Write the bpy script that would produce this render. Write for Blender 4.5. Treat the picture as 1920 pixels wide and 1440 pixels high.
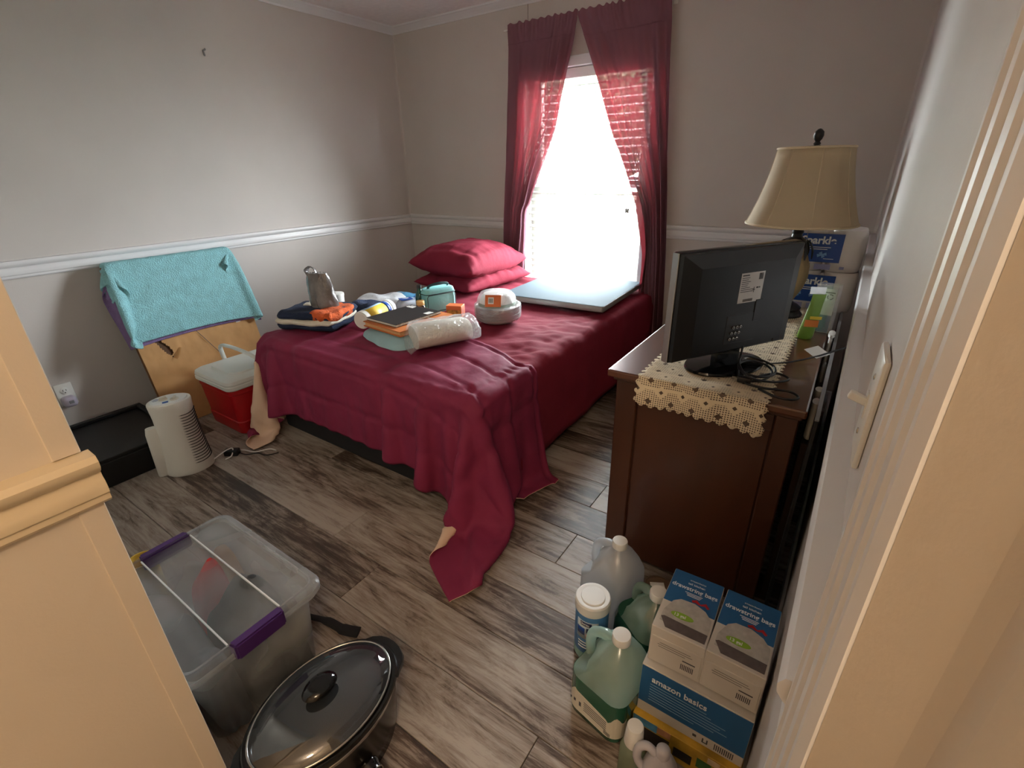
import bpy, bmesh, math, random
import numpy as np
from mathutils import Vector, Matrix, noise
random.seed(7); np.random.seed(7)
PI = math.pi
SC = bpy.context.scene
COL = SC.collection
for o in list(bpy.data.objects): bpy.data.objects.remove(o)

# ------------------------------------------------------------------ camera
cam = bpy.data.cameras.new('camera'); camo = bpy.data.objects.new('camera', cam); COL.objects.link(camo)
yaw, pit, rol = -0.6069, 0.4250, -0.0229
f = Vector((math.sin(yaw)*math.cos(pit), math.cos(yaw)*math.cos(pit), -math.sin(pit)))
r = Vector((math.cos(yaw), -math.sin(yaw), 0)); u = r.cross(f)
rr = r*math.cos(rol) + u*math.sin(rol); uu = -r*math.sin(rol) + u*math.cos(rol)
mw = Matrix((rr, uu, -f)).transposed().to_4x4(); mw.translation = (3.047, -2.980, 1.239)
camo.matrix_world = mw
cam.sensor_fit = 'HORIZONTAL'; cam.sensor_width = 36; cam.lens = 896.8/1920*36; cam.clip_start = 0.01
SC.camera = camo

# ------------------------------------------------------------------ sky, lights, exposure
wd = bpy.data.worlds.new('overcast_sky'); SC.world = wd; wd.use_nodes = True
wn = wd.node_tree; bg = wn.nodes['Background']
bg.inputs[0].default_value = (0.90, 0.97, 1.0, 1); bg.inputs[1].default_value = 74.0
SC.view_settings.view_transform = 'Standard'; SC.view_settings.look = 'None'
SC.view_settings.exposure = 0.15; SC.view_settings.gamma = 1.0; SC.view_settings.use_curve_mapping = False
HALL_W = 31.0
pl_ = bpy.data.lights.new('window_portal', 'AREA'); pl_.shape = 'RECTANGLE'; pl_.size = 0.86; pl_.size_y = 1.42
try: pl_.cycles.is_portal = True
except Exception: pass
po = bpy.data.objects.new('window_portal', pl_); COL.objects.link(po)
po.location = (1.55, 0.14, 1.07); po.rotation_euler = (-PI/2, 0, 0)   # faces into the room

# ------------------------------------------------------------------ helpers
def lin(c):
    c = c/255.0
    return c/12.92 if c <= .04045 else ((c+.055)/1.055)**2.4
def C(r, g, b): return (lin(r), lin(g), lin(b))
MATS = {}
def mat(name, col, rough=.5, metal=0.0, var=.08, vs=6.0, bump=0.0, bs=60.0, spec=.5, stretch=(1,1,1), coat=0.0, sheen=0.0, emit=None):
    if name in MATS: return MATS[name]
    m = bpy.data.materials.new(name); m.use_nodes = True; nt = m.node_tree; b = nt.nodes['Principled BSDF']
    tc = nt.nodes.new('ShaderNodeTexCoord'); mp = nt.nodes.new('ShaderNodeMapping'); mp.inputs['Scale'].default_value = stretch
    nt.links.new(tc.outputs['Object'], mp.inputs[0])
    n = nt.nodes.new('ShaderNodeTexNoise'); n.inputs['Scale'].default_value = vs; n.inputs['Detail'].default_value = 4
    nt.links.new(mp.outputs[0], n.inputs['Vector'])
    rp = nt.nodes.new('ShaderNodeValToRGB'); e = rp.color_ramp.elements
    e[0].position = .3; e[1].position = .7
    e[0].color = tuple(max(0, c*(1-var)) for c in col)+(1,); e[1].color = tuple(min(1, c*(1+var)) for c in col)+(1,)
    nt.links.new(n.outputs['Fac'], rp.inputs[0]); nt.links.new(rp.outputs[0], b.inputs['Base Color'])
    b.inputs['Roughness'].default_value = rough; b.inputs['Metallic'].default_value = metal
    b.inputs['Specular IOR Level'].default_value = spec
    if coat: b.inputs['Coat Weight'].default_value = coat
    if sheen: b.inputs['Sheen Weight'].default_value = sheen
    if bump:
        n2 = nt.nodes.new('ShaderNodeTexNoise'); n2.inputs['Scale'].default_value = bs; n2.inputs['Detail'].default_value = 5
        nt.links.new(mp.outputs[0], n2.inputs['Vector'])
        bp = nt.nodes.new('ShaderNodeBump'); bp.inputs['Strength'].default_value = bump; bp.inputs['Distance'].default_value = .01
        nt.links.new(n2.outputs['Fac'], bp.inputs['Height']); nt.links.new(bp.outputs[0], b.inputs['Normal'])
    if emit:
        b.inputs['Emission Color'].default_value = emit[0]+(1,); b.inputs['Emission Strength'].default_value = emit[1]
    MATS[name] = m; return m
def sheer(name, col, clear=.4, rough=.2, gloss=.08, tint=(1,1,1), trans=.5, vs=0, bump=0.0, bs=30):
    """thin see-through sheet: transparent + (diffuse/translucent) + a little gloss"""
    if name in MATS: return MATS[name]
    m = bpy.data.materials.new(name); m.use_nodes = True; nt = m.node_tree; nt.nodes.clear(); N = nt.nodes.new; L = nt.links.new
    out = N('ShaderNodeOutputMaterial'); tr = N('ShaderNodeBsdfTransparent'); tr.inputs[0].default_value = tint+(1,)
    d = N('ShaderNodeBsdfDiffuse'); t = N('ShaderNodeBsdfTranslucent'); g = N('ShaderNodeBsdfGlossy'); g.inputs['Roughness'].default_value = rough
    d.inputs[0].default_value = col+(1,); t.inputs[0].default_value = col+(1,)
    m1 = N('ShaderNodeMixShader'); m1.inputs[0].default_value = trans; L(d.outputs[0], m1.inputs[1]); L(t.outputs[0], m1.inputs[2])
    m2 = N('ShaderNodeMixShader'); L(m1.outputs[0], m2.inputs[1]); L(tr.outputs[0], m2.inputs[2]); m2.inputs[0].default_value = clear
    m3 = N('ShaderNodeMixShader'); m3.inputs[0].default_value = gloss; L(m2.outputs[0], m3.inputs[1]); L(g.outputs[0], m3.inputs[2])
    tc = N('ShaderNodeTexCoord')
    if vs:
        n = N('ShaderNodeTexNoise'); n.inputs['Scale'].default_value = vs; L(tc.outputs['Object'], n.inputs['Vector'])
        mr = N('ShaderNodeMapRange'); mr.inputs[1].default_value = .3; mr.inputs[2].default_value = .7
        mr.inputs[3].default_value = clear*.6; mr.inputs[4].default_value = min(1, clear*1.4); L(n.outputs['Fac'], mr.inputs[0]); L(mr.outputs[0], m2.inputs[0])
    if bump:
        n2 = N('ShaderNodeTexNoise'); n2.inputs['Scale'].default_value = bs; L(tc.outputs['Object'], n2.inputs['Vector'])
        bp = N('ShaderNodeBump'); bp.inputs['Strength'].default_value = bump; bp.inputs['Distance'].default_value = .02
        L(n2.outputs['Fac'], bp.inputs['Height']); L(bp.outputs[0], g.inputs['Normal']); L(bp.outputs[0], d.inputs['Normal'])
    L(m3.outputs[0], out.inputs[0]); MATS[name] = m; return m

def tag(o, label=None, cat=None, group=None, kind=None):
    if label: o['label'] = label
    if cat: o['category'] = cat
    if group: o['group'] = group
    if kind: o['kind'] = kind
    return o
def thing(name, label, cat, loc=(0,0,0), rz=0, group=None):
    o = bpy.data.objects.new(name, None); COL.objects.link(o); o.location = loc; o.rotation_euler = (0,0,rz)
    o.empty_display_size = .05
    return tag(o, label, cat, group)
def link(name, me, m, parent=None):
    o = bpy.data.objects.new(name, me); COL.objects.link(o)
    ms = m if isinstance(m, (list, tuple)) else [m]
    if not me.materials:
        for k in ms: me.materials.append(k)
    if parent: o.parent = parent
    return o
def ob(name, bm, m, parent=None, smooth=None, label=None, recalc=True):
    me = bpy.data.meshes.new(name)
    if recalc: bmesh.ops.recalc_face_normals(bm, faces=bm.faces[:])
    bm.to_mesh(me); bm.free()
    if smooth is not None:
        me.polygons.foreach_set('use_smooth', [True]*len(me.polygons))
        if smooth < 180: me.set_sharp_from_angle(angle=math.radians(smooth))
    o = link(name, me, m, parent)
    if label: o['label'] = label
    return o
def struct(name, bm, m, parent=None, smooth=None):
    o = ob(name, bm, m, parent, smooth)
    if not parent: o['kind'] = 'structure'
    return o
def BM(): return bmesh.new()
def box(bm, x0, x1, y0, y1, z0, z1, bev=0, seg=1, M=None):
    vs = [bm.verts.new(p) for p in ((x0,y0,z0),(x1,y0,z0),(x1,y1,z0),(x0,y1,z0),(x0,y0,z1),(x1,y0,z1),(x1,y1,z1),(x0,y1,z1))]
    fs = [bm.faces.new([vs[i] for i in q]) for q in ((0,3,2,1),(4,5,6,7),(0,1,5,4),(1,2,6,5),(2,3,7,6),(3,0,4,7))]
    if bev:
        es = list({e for f_ in fs for e in f_.edges})
        rb = bmesh.ops.bevel(bm, geom=es, offset=bev, segments=seg, affect='EDGES', profile=.5)
        vs = list({v for f_ in rb['faces'] for v in f_.verts} | {v for v in vs if v.is_valid})
    if M is not None: bmesh.ops.transform(bm, matrix=M, verts=vs)
    return bm
def loft(bm, rings, cap0=True, cap1=True, closed=True):
    R = [[bm.verts.new(p) for p in ring] for ring in rings]; n = len(R[0])
    for a, b in zip(R[:-1], R[1:]):
        for i in range(n if closed else n-1):
            j = (i+1) % n; bm.faces.new((a[i], a[j], b[j], b[i]))
    if cap0: bm.faces.new(R[0][::-1])
    if cap1: bm.faces.new(R[-1])
    return R
def lathe(bm, prof, n=24, c=(0,0), sx=1, sy=1, cap0=True, cap1=True):
    return loft(bm, [[(c[0]+rad*sx*math.cos(2*PI*i/n), c[1]+rad*sy*math.sin(2*PI*i/n), z) for i in range(n)] for rad, z in prof], cap0, cap1)
def rring(w, d, rad, z, k=4, cx=0, cy=0):
    out = []
    for q, (sx, sy) in enumerate(((1,1),(-1,1),(-1,-1),(1,-1))):
        for i in range(k+1):
            a = q*PI/2 + i*PI/2/k
            out.append((cx+sx*(w/2-rad)+rad*math.cos(a), cy+sy*(d/2-rad)+rad*math.sin(a), z))
    return out
def catmull(P, k=6, closed=False):
    P = [Vector(p) for p in P]; out = []; n = len(P)
    for i in range(n if closed else n-1):
        if closed: a, b, c_, d = P[(i-1)%n], P[i], P[(i+1)%n], P[(i+2)%n]
        else: a, b, c_, d = P[max(i-1,0)], P[i], P[i+1], P[min(i+2,n-1)]
        for s in range(k):
            t = s/k
            out.append(.5*((2*b)+(c_-a)*t+(2*a-5*b+4*c_-d)*t*t+(3*b-a-3*c_+d)*t**3))
    if not closed: out.append(P[-1])
    return out
def tube(bm, pts, rad, n=6, closed=False, flat=1.0):
    pts = [Vector(p) for p in pts]; rings = []; m = len(pts)
    up = Vector((0,0,1)); prev = None
    for i, p in enumerate(pts):
        if closed: t = pts[(i+1)%m]-pts[i-1]
        else: t = pts[min(i+1,m-1)]-pts[max(i-1,0)]
        if t.length < 1e-9: t = Vector((0,0,1))
        t.normalize()
        if prev is None:
            a = t.cross(up) if abs(t.z) < .95 else t.cross(Vector((1,0,0)))
        else: a = prev - t*prev.dot(t)
        if a.length < 1e-9: a = t.cross(Vector((1,0,0)))
        a.normalize(); b = t.cross(a); prev = a
        R_ = rad[i] if isinstance(rad, (list, tuple)) else rad
        rings.append([p + (a*math.cos(2*PI*k/n) + b*math.sin(2*PI*k/n)*flat)*R_ for k in range(n)])
    if closed: rings.append(rings[0]); loft(bm, rings, False, False)
    else: loft(bm, rings)
def prism_z(bm, poly, z0, z1):
    a = [bm.verts.new((x,y,z0)) for x,y in poly]; b = [bm.verts.new((x,y,z1)) for x,y in poly]; n = len(poly)
    for i in range(n): bm.faces.new((a[i], a[(i+1)%n], b[(i+1)%n], b[i]))
    bm.faces.new(a[::-1]); bm.faces.new(b)
def prof(bm, a, b, nrm, pr):
    """extrude a profile [(out,z)...] from a to b (xy), out along nrm"""
    R_ = [[(p[0]+nrm[0]*o, p[1]+nrm[1]*o, z) for o, z in pr] for p in (a, b)]
    loft(bm, R_)
def grid(bm, P, uv=False):
    """P: array nu x nv x 3"""
    nu, nv = P.shape[:2]
    V = [[bm.verts.new(P[i,j]) for j in range(nv)] for i in range(nu)]
    for i in range(nu-1):
        for j in range(nv-1): bm.faces.new((V[i][j], V[i+1][j], V[i+1][j+1], V[i][j+1]))
    return V
def solid(o, t, off=0.0, mo=0):
    md = o.modifiers.new('thickness', 'SOLIDIFY'); md.thickness = t; md.offset = off; md.material_offset = mo; md.material_offset_rim = mo; return md
def subd(o, n=1):
    md = o.modifiers.new('smooth', 'SUBSURF'); md.levels = n; md.render_levels = n
def nz(x, y, z=0, s=1.0): return noise.noise(Vector((x*s, y*s, z*s)))
def text(name, s, size, m, parent, M, align='LEFT', ext=.0002, bold=0.0, sx=1.0):
    cu = bpy.data.curves.new(name, 'FONT'); cu.body = s; cu.size = size; cu.align_x = align; cu.extrude = ext; cu.offset = bold
    to = bpy.data.objects.new(name, cu); COL.objects.link(to)
    bpy.context.view_layer.update()
    me = bpy.data.meshes.new_from_object(to); bpy.data.objects.remove(to); bpy.data.curves.remove(cu)
    me.transform(Matrix.Diagonal((sx,1,1,1))); me.transform(M); me.name = name
    me.materials.clear()
    return link(name, me, m, parent)
def frame_m(o, x, y):
    """matrix whose local x,y axes are given vectors, origin o"""
    x = Vector(x).normalized(); y = Vector(y).normalized(); z = x.cross(y)
    Mx = Matrix((x, y, z)).transposed().to_4x4(); Mx.translation = o; return Mx
def bars(name, rects, m, parent, M, t=.0003):
    """flat print: rectangles (x0,x1,y0,y1) on a frame"""
    bm = BM()
    for x0, x1, y0, y1 in rects: box(bm, x0, x1, y0, y1, 0, t)
    bmesh.ops.transform(bm, matrix=M, verts=bm.verts[:])
    return ob(name, bm, m, parent)
def copy_tree(o, parent=None):
    c_ = o.copy(); COL.objects.link(c_); c_.parent = parent
    for ch in list(o.children): copy_tree(ch, c_)
    return c_

# ---- cloth: small position-based solver on a grid
def drape(X, du, dv, fixed, collide, steps=160, iters=14, g=-9.8, dt=.012, damp=.985, bend=.25, shear=.6, groups=(), sep=.03):
    nu, nv = X.shape[:2]; idx = np.arange(nu*nv).reshape(nu, nv); p = X.reshape(-1,3).astype(float).copy(); q = p.copy()
    w = np.where(fixed.reshape(-1), 0.0, 1.0); cons = []
    def add(a, b, rest, k, ax, step):
        ii = np.arange(a.shape[ax])
        for par in (0, 1):
            sel = ii[((ii//step) % 2) == par]
            A = np.take(a, sel, ax).ravel(); B = np.take(b, sel, ax).ravel()
            if len(A): cons.append((A, B, rest, k))
    add(idx[:-1], idx[1:], du, 1.0, 0, 1); add(idx[:,:-1], idx[:,1:], dv, 1.0, 1, 1)
    dg = math.hypot(du, dv); add(idx[:-1,:-1], idx[1:,1:], dg, shear, 0, 1); add(idx[1:,:-1], idx[:-1,1:], dg, shear, 0, 1)
    add(idx[:-2], idx[2:], 2*du, bend, 0, 2); add(idx[:,:-2], idx[:,2:], 2*dv, bend, 1, 2)
    fx = p.copy()
    for s in range(steps):
        v = (p-q)*damp; q = p.copy(); p = p + v*w[:,None]; p[:,2] += g*dt*dt*w
        for it in range(iters):
            for A, B, rest, k in cons:
                d = p[B]-p[A]; L = np.linalg.norm(d, axis=1)+1e-9; ws = w[A]+w[B]; ws[ws == 0] = 1
                c_ = (k*(L-rest)/L/ws)[:,None]*d
                p[A] += c_*w[A][:,None]; p[B] -= c_*w[B][:,None]
            if it % 4 == 3 or it == iters-1:
                hit = collide(p)
        for gi, far in (groups if s % 2 == 0 else ()):
            P_ = p[gi]; d = P_[:,None,:]-P_[None,:,:]; L2 = (d*d).sum(2); a_, b_ = np.nonzero((L2 < sep*sep) & far)
            if len(a_):
                L = np.sqrt(L2[a_, b_])+1e-6; c_ = ((sep-L)/L*.35)[:,None]*d[a_, b_]; acc = np.zeros_like(P_); cnt = np.zeros(len(P_))
                np.add.at(acc, a_, c_); np.add.at(cnt, a_, 1); p[gi] = P_ + acc/np.maximum(1, cnt*.5)[:,None]
        if groups and s % 2 == 0: collide(p)
        if hit is not None: q[hit] = q[hit] + (p[hit]-q[hit])*.75
        p[w == 0] = fx[w == 0]
    return p.reshape(nu, nv, 3)
def push_box(p, lo, hi, rad):
    lo = np.array(lo)-rad; hi = np.array(hi)+rad
    ins = np.all((p > lo) & (p < hi), axis=1)
    if ins.any():
        a = p[ins]; d = np.concatenate([a-lo, hi-a], axis=1); k = d.argmin(1)
        for j in range(3):
            s = k == j; a[s, j] = lo[j]
            s = k == j+3; a[s, j] = hi[j]
        p[ins] = a
    return ins
def push_floor(p, z=.012):
    s = p[:,2] < z; p[s,2] = z; return s

# ------------------------------------------------------------------ materials
m_wall = mat('greige_wall_paint', C(201,195,191), .55, var=.03, vs=3, bump=.04, bs=220)
m_hall = mat('hall_wall_paint', C(205,194,178), .55, var=.03, vs=3, bump=.04, bs=220)
m_ceil = mat('ceiling_paint', C(236,230,227), .9, var=.04, vs=30, bump=.25, bs=160)
m_trim = mat('white_trim', C(222,222,224), .32, var=.02)
m_trimwarm = mat('hall_trim', C(214,198,168), .3, var=.02)
m_black = mat('black_paint', C(16,17,18), .45, var=.2, vs=9)
m_white = mat('white_plastic', C(226,226,222), .35, var=.02)
m_grey = mat('grey_plastic', C(130,130,132), .4)
m_blkp = mat('black_plastic', C(14,15,17), .38, var=.15)
m_blkg = mat('black_gloss', C(10,10,11), .12, var=.1)
m_steel = mat('steel', C(190,188,182), .25, metal=1.0, var=.05)

# ------------------------------------------------------------------ room shell
H = 2.165; HW = 2.123; RT = .91
def wx(y): return 3.145 + .0174*y
# floor: dark bed under single planks
bm = BM(); box(bm, -.12, 4.12, -4.75, .12, -.12, -.006); floor = struct('floor', bm, mat('subfloor', C(30,26,22), .9))
def floor_mat():
    m = bpy.data.materials.new('weathered_grey_plank'); m.use_nodes = True; nt = m.node_tree; N = nt.nodes.new; L = nt.links.new; b = nt.nodes['Principled BSDF']
    tc = N('ShaderNodeTexCoord'); oi = N('ShaderNodeObjectInfo')
    mu = N('ShaderNodeMath'); mu.operation = 'MULTIPLY'; mu.inputs[1].default_value = 57; L(oi.outputs['Random'], mu.inputs[0])
    ad = N('ShaderNodeVectorMath'); ad.operation = 'ADD'; L(tc.outputs['Object'], ad.inputs[0]); L(mu.outputs[0], ad.inputs[1])
    def ns(scale, st, det=6, rough=.6, dist=0):
        mp = N('ShaderNodeMapping'); mp.inputs['Scale'].default_value = st; L(ad.outputs[0], mp.inputs[0])
        n = N('ShaderNodeTexNoise'); n.inputs['Scale'].default_value = scale; n.inputs['Detail'].default_value = det; n.inputs['Roughness'].default_value = rough; n.inputs['Distortion'].default_value = dist
        L(mp.outputs[0], n.inputs['Vector']); return n.outputs['Fac']
    a = ns(6, (.5, 2.4, 1), 10, .75, 1.0); g = ns(40, (.12, 1.8, 1), 6, .7); bl = ns(2.2, (.5, 1.1, 1), 3)
    m1 = N('ShaderNodeMath'); m1.operation = 'MULTIPLY_ADD'; m1.inputs[1].default_value = .55; L(a, m1.inputs[0])
    m2 = N('ShaderNodeMath'); m2.operation = 'MULTIPLY'; m2.inputs[1].default_value = .42; L(g, m2.inputs[0]); L(m2.outputs[0], m1.inputs[2])
    m3 = N('ShaderNodeMath'); m3.operation = 'MULTIPLY_ADD'; m3.inputs[1].default_value = .28; L(bl, m3.inputs[0]); L(m1.outputs[0], m3.inputs[2])
    m4 = N('ShaderNodeMath'); m4.operation = 'MULTIPLY_ADD'; m4.inputs[1].default_value = .15; L(oi.outputs['Random'], m4.inputs[0]); L(m3.outputs[0], m4.inputs[2])
    rp = N('ShaderNodeValToRGB'); e = rp.color_ramp.elements; e[0].position = .585; e[0].color = C(60,47,39)+(1,); e[1].position = .795; e[1].color = C(168,158,148)+(1,)
    x = e.new(.645); x.color = C(92,77,66)+(1,); x = e.new(.695); x.color = C(134,121,110)+(1,)
    L(m4.outputs[0], rp.inputs[0]); L(rp.outputs[0], b.inputs['Base Color'])
    b.inputs['Roughness'].default_value = .42; b.inputs['Specular IOR Level'].default_value = .45
    bp = N('ShaderNodeBump'); bp.inputs['Strength'].default_value = .12; bp.inputs['Distance'].default_value = .004; L(m1.outputs[0], bp.inputs['Height']); L(bp.outputs[0], b.inputs['Normal'])
    return m
m_plank = floor_mat()
joint = {-1: 2.065, 0: 1.69, 1: 1.948, 2: 2.688, 3: 1.4, -2: 2.45, -3: 1.75, -4: 1.2}
PW, PLEN = .167, 1.219
for k in range(-13, 14):
    y1 = -2.052 - k*PW; y0 = y1-PW
    if y0 > -.001 or y1 < -4.6: continue
    j = joint.get(k, random.uniform(0, 1.2)); xs = sorted(j+i*PLEN for i in range(-4, 5))
    for a, b in zip(xs[:-1], xs[1:]):
        a2, b2 = max(a, -.02), min(b, 3.45 if y1 > -2.7 else 4.0)
        if b2-a2 < .05: continue
        bm = BM(); box(bm, a2-(a+b)/2+.0009, b2-(a+b)/2-.0009, -PW/2+.0009, min(PW/2-.0009, 0-(y0+PW/2)), -.008, 0, .0012)
        p_ = ob('plank', bm, m_plank, floor); p_.location = ((a+b)/2, y0+PW/2, 0)
# walls
bm = BM()
WX0, WX1, WZ0, WZ1 = 1.13, 1.97, .36, 1.775
box(bm, -.12, WX0, 0, .12, 0, 2.3); box(bm, WX1, 3.45, 0, .12, 0, 2.3); box(bm, WX0, WX1, 0, .12, 0, WZ0); box(bm, WX0, WX1, 0, .12, WZ1, 2.3)
struct('wall_back', bm, m_wall)
bm = BM(); box(bm, -.12, 0, -2.9, 0, 0, 2.3); struct('wall_left', bm, m_wall)
bm = BM(); prism_z(bm, [(wx(0),0),(3.45,0),(3.45,-2.757),(wx(-2.757),-2.757)], 0, 2.3); struct('wall_right', bm, m_wall)
bm = BM(); box(bm, -.12, 2.27, -4.6, -2.86, 0, 2.3); struct('wall_front', bm, m_hall)
bm = BM(); prism_z(bm, [(3.45,-2.7575),(4.12,-2.7575),(4.12,-4.6),(4.0,-4.6),(4.0,-2.90),(3.150,-2.90),(3.1215,-2.822),(3.1185,-2.812),(3.1165,-2.800),(3.1120,-2.790),(3.1010,-2.773),(3.0908,-2.7575)], 0, 2.3)
struct('wall_hall_right', bm, m_hall)
bm = BM(); box(bm, 2.0, 4.12, -4.75, -4.6, 0, 2.3); struct('wall_hall_back', bm, m_hall)
bm = BM(); box(bm, -.12, 4.12, -4.75, .12, H, H+.12); struct('ceiling', bm, m_ceil)
# door casing on the right wall (fluted)
bm = BM(); prism_z(bm, [(3.101,-2.694),(3.0815,-2.6955),(3.0795,-2.700),(3.0795,-2.705),(3.0815,-2.7085),(3.0805,-2.713),(3.081,-2.719),(3.0832,-2.7225),(3.0825,-2.728),(3.083,-2.737),(3.0850,-2.740),(3.0850,-2.748),(3.0890,-2.757),(3.11,-2.757)], 0, 2.12)
struct('trim_1', bm, m_trim)
# door strip on the hall side edge of the left wall, above and below the rail
bm = BM(); box(bm, 2.268, 2.2735, -2.889, -2.8595, RT+.001, HW, .001); box(bm, 2.268, 2.2735, -2.889, -2.8595, 0, RT-.079, .001); struct('trim_2', bm, m_hall)
# chair rails
RP = [(0,.832),(.009,.833),(.013,.838),(.013,.846),(.017,.850),(.018,.858),(.017,.868),(.014,.874),(.014,.881),(.020,.886),(.025,.893),(.026,.901),(.022,.909),(0,.910)]
bm = BM(); prof(bm, (0,-2.86), (0,0), (1,0), RP); struct('chair_rail_left', bm, m_trim, smooth=35)
bm = BM(); prof(bm, (0,0), (WX0-.06,0), (0,-1), RP); prof(bm, (WX1+.06,0), (wx(0),0), (0,-1), RP); struct('chair_rail_back', bm, m_trim, smooth=35)
bm = BM(); prof(bm, (wx(0),0), (wx(-2.694),-2.694), (-1,0), RP); struct('chair_rail_right', bm, m_trim, smooth=35)
bm = BM(); prof(bm, (2.27,-4.6), (2.27,-2.852), (1,0), [(o*1.15, z) for o, z in RP]); struct('chair_rail_hall', bm, m_trimwarm, smooth=35)
# crown moulding
CP = [(0,HW),(.006,HW),(.010,HW+.008),(.022,HW+.018),(.038,HW+.030),(.046,HW+.034),(.050,H),(0,H)]
bm = BM(); prof(bm, (0,-2.86), (0,0), (1,0), CP); prof(bm, (0,0), (wx(0),0), (0,-1), CP); prof(bm, (wx(0),0), (wx(-2.75),-2.75), (-1,0), CP); prof(bm, (0,-2.86), (2.27,-2.86), (0,1), CP)
struct('crown_moulding', bm, m_trim)
# baseboards
BP = [(0,0),(.012,0),(.012,.05),(.008,.062),(0,.066)]
for nm, a, b, n in (('left',(0,-2.86),(0,0),(1,0)),('back',(0,0),(wx(0),0),(0,-1)),('right',(wx(0),0),(wx(-2.69),-2.69),(-1,0)),('front',(0,-2.86),(2.27,-2.86),(0,1))):
    bm = BM(); prof(bm, a, b, n, BP); struct('baseboard_'+nm, bm, m_trim)
# wall seams
bm = BM(); box(bm, 1.155, 1.158, -.0012, .001, RT, HW); struct('trim_3', bm, mat('seam', C(120,112,106), .8))
bm = BM(); prism_z(bm, [(0,0),(.016,0),(.004,-.004),(0,-.016)], RT, HW); struct('trim_4', bm, m_wall)
bm = BM(); prism_z(bm, [(wx(0),0),(wx(0)-.014,0),(wx(0)-.004,-.004),(wx(0),-.014)], RT, HW); struct('trim_5', bm, m_wall)

# ------------------------------------------------------------------ window
bm = BM()
for x0, x1, z0, z1 in ((WX0-.055,WX0,WZ0-.055,WZ1+.055),(WX1,WX1+.055,WZ0-.055,WZ1+.055),(WX0,WX1,WZ1,WZ1+.055),(WX0,WX1,WZ0-.055,WZ0)):
    box(bm, x0, x1, -.014, 0, z0, z1, .004)
win = struct('window_1', bm, m_trim)
for nm, rects, y0, y1 in (('frame',((WX0,WX0+.075,WZ0,WZ1),(WX1-.075,WX1,WZ0,WZ1),(WX0+.075,WX1-.075,WZ1-.05,WZ1),(WX0+.075,WX1-.075,WZ0,WZ0+.05)),.078,.12),
        ('meeting_rail',((WX0+.075,WX1-.075,1.11,1.15),),.082,.115)):
    bm = BM()
    for x0, x1, z0, z1 in rects: box(bm, x0, x1, y0, y1, z0, z1, .002)
    ob(nm, bm, m_white, win)
m_glass = sheer('window_glass', (1,1,1), clear=.97, rough=.02, gloss=.03)
for z0, z1, y in ((WZ0+.05,1.11,.095),(1.15,WZ1-.05,.104)):
    bm = BM(); box(bm, WX0+.075, WX1-.075, y, y+.004, z0, z1); ob('pane', bm, m_glass, win)
# ------------------------------------------------------------------ blind
bl = thing('window_blind', 'white slatted window blind hanging between the dark red curtains', 'blind', (1.55, .042, WZ1))
m_slat = mat('blind_slat', C(232,234,232), .4, var=.02)
bm = BM(); box(bm, -.412, .412, -.026, .03, -.055, -.002, .003); ob('headrail', bm, m_slat, bl)
bm = BM()
tl = math.radians(16)
R_ = []
for x in (-.408, .408):
    ring = []
    for s in range(7):
        a = -1+2*s/6; y = .0245*a; z = -.003*a*a
        ring.append((x, y*math.cos(tl)-z*math.sin(tl), y*math.sin(tl)+z*math.cos(tl)))
    top = ring; bot = [(x, y, z-.0026) for x, y, z in reversed(ring)]
    R_.append(top+bot)
loft(bm, R_)
s0 = ob('slat', bm, m_slat, bl, smooth=40); pitch = .0435; ns = 30
s0.location = (0,0,-.085)
for i in range(1, ns):
    s = s0.copy(); COL.objects.link(s); s.parent = bl; s.location = (0, 0, -.085-i*pitch)
bm = BM(); box(bm, -.408, .408, -.025, .025, -.085-ns*pitch-.008, -.085-ns*pitch+.008, .003); ob('bottom_rail', bm, m_slat, bl)
for x in (-.30, 0, .30):
    bm = BM()
    for y in (-.027, .027): tube(bm, [(x,y,-.05),(x,y,-.085-ns*pitch)], .0009, 5)
    ob('ladder_cord', bm, m_slat, bl)
bm = BM(); tube(bm, [(.315,-.034,-.05),(.312,-.036,-.78)], .0012, 5); pc = ob('pull_cord', bm, m_slat, bl)
for dx in (0, .012):
    bm = BM(); lathe(bm, [(.002,-.78),(.005,-.785),(.006,-.80),(.004,-.808)], 10, c=(.312+dx,-.036)); ob('tassel', bm, mat('brown_tassel', C(70,55,48), .5), pc)

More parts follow.
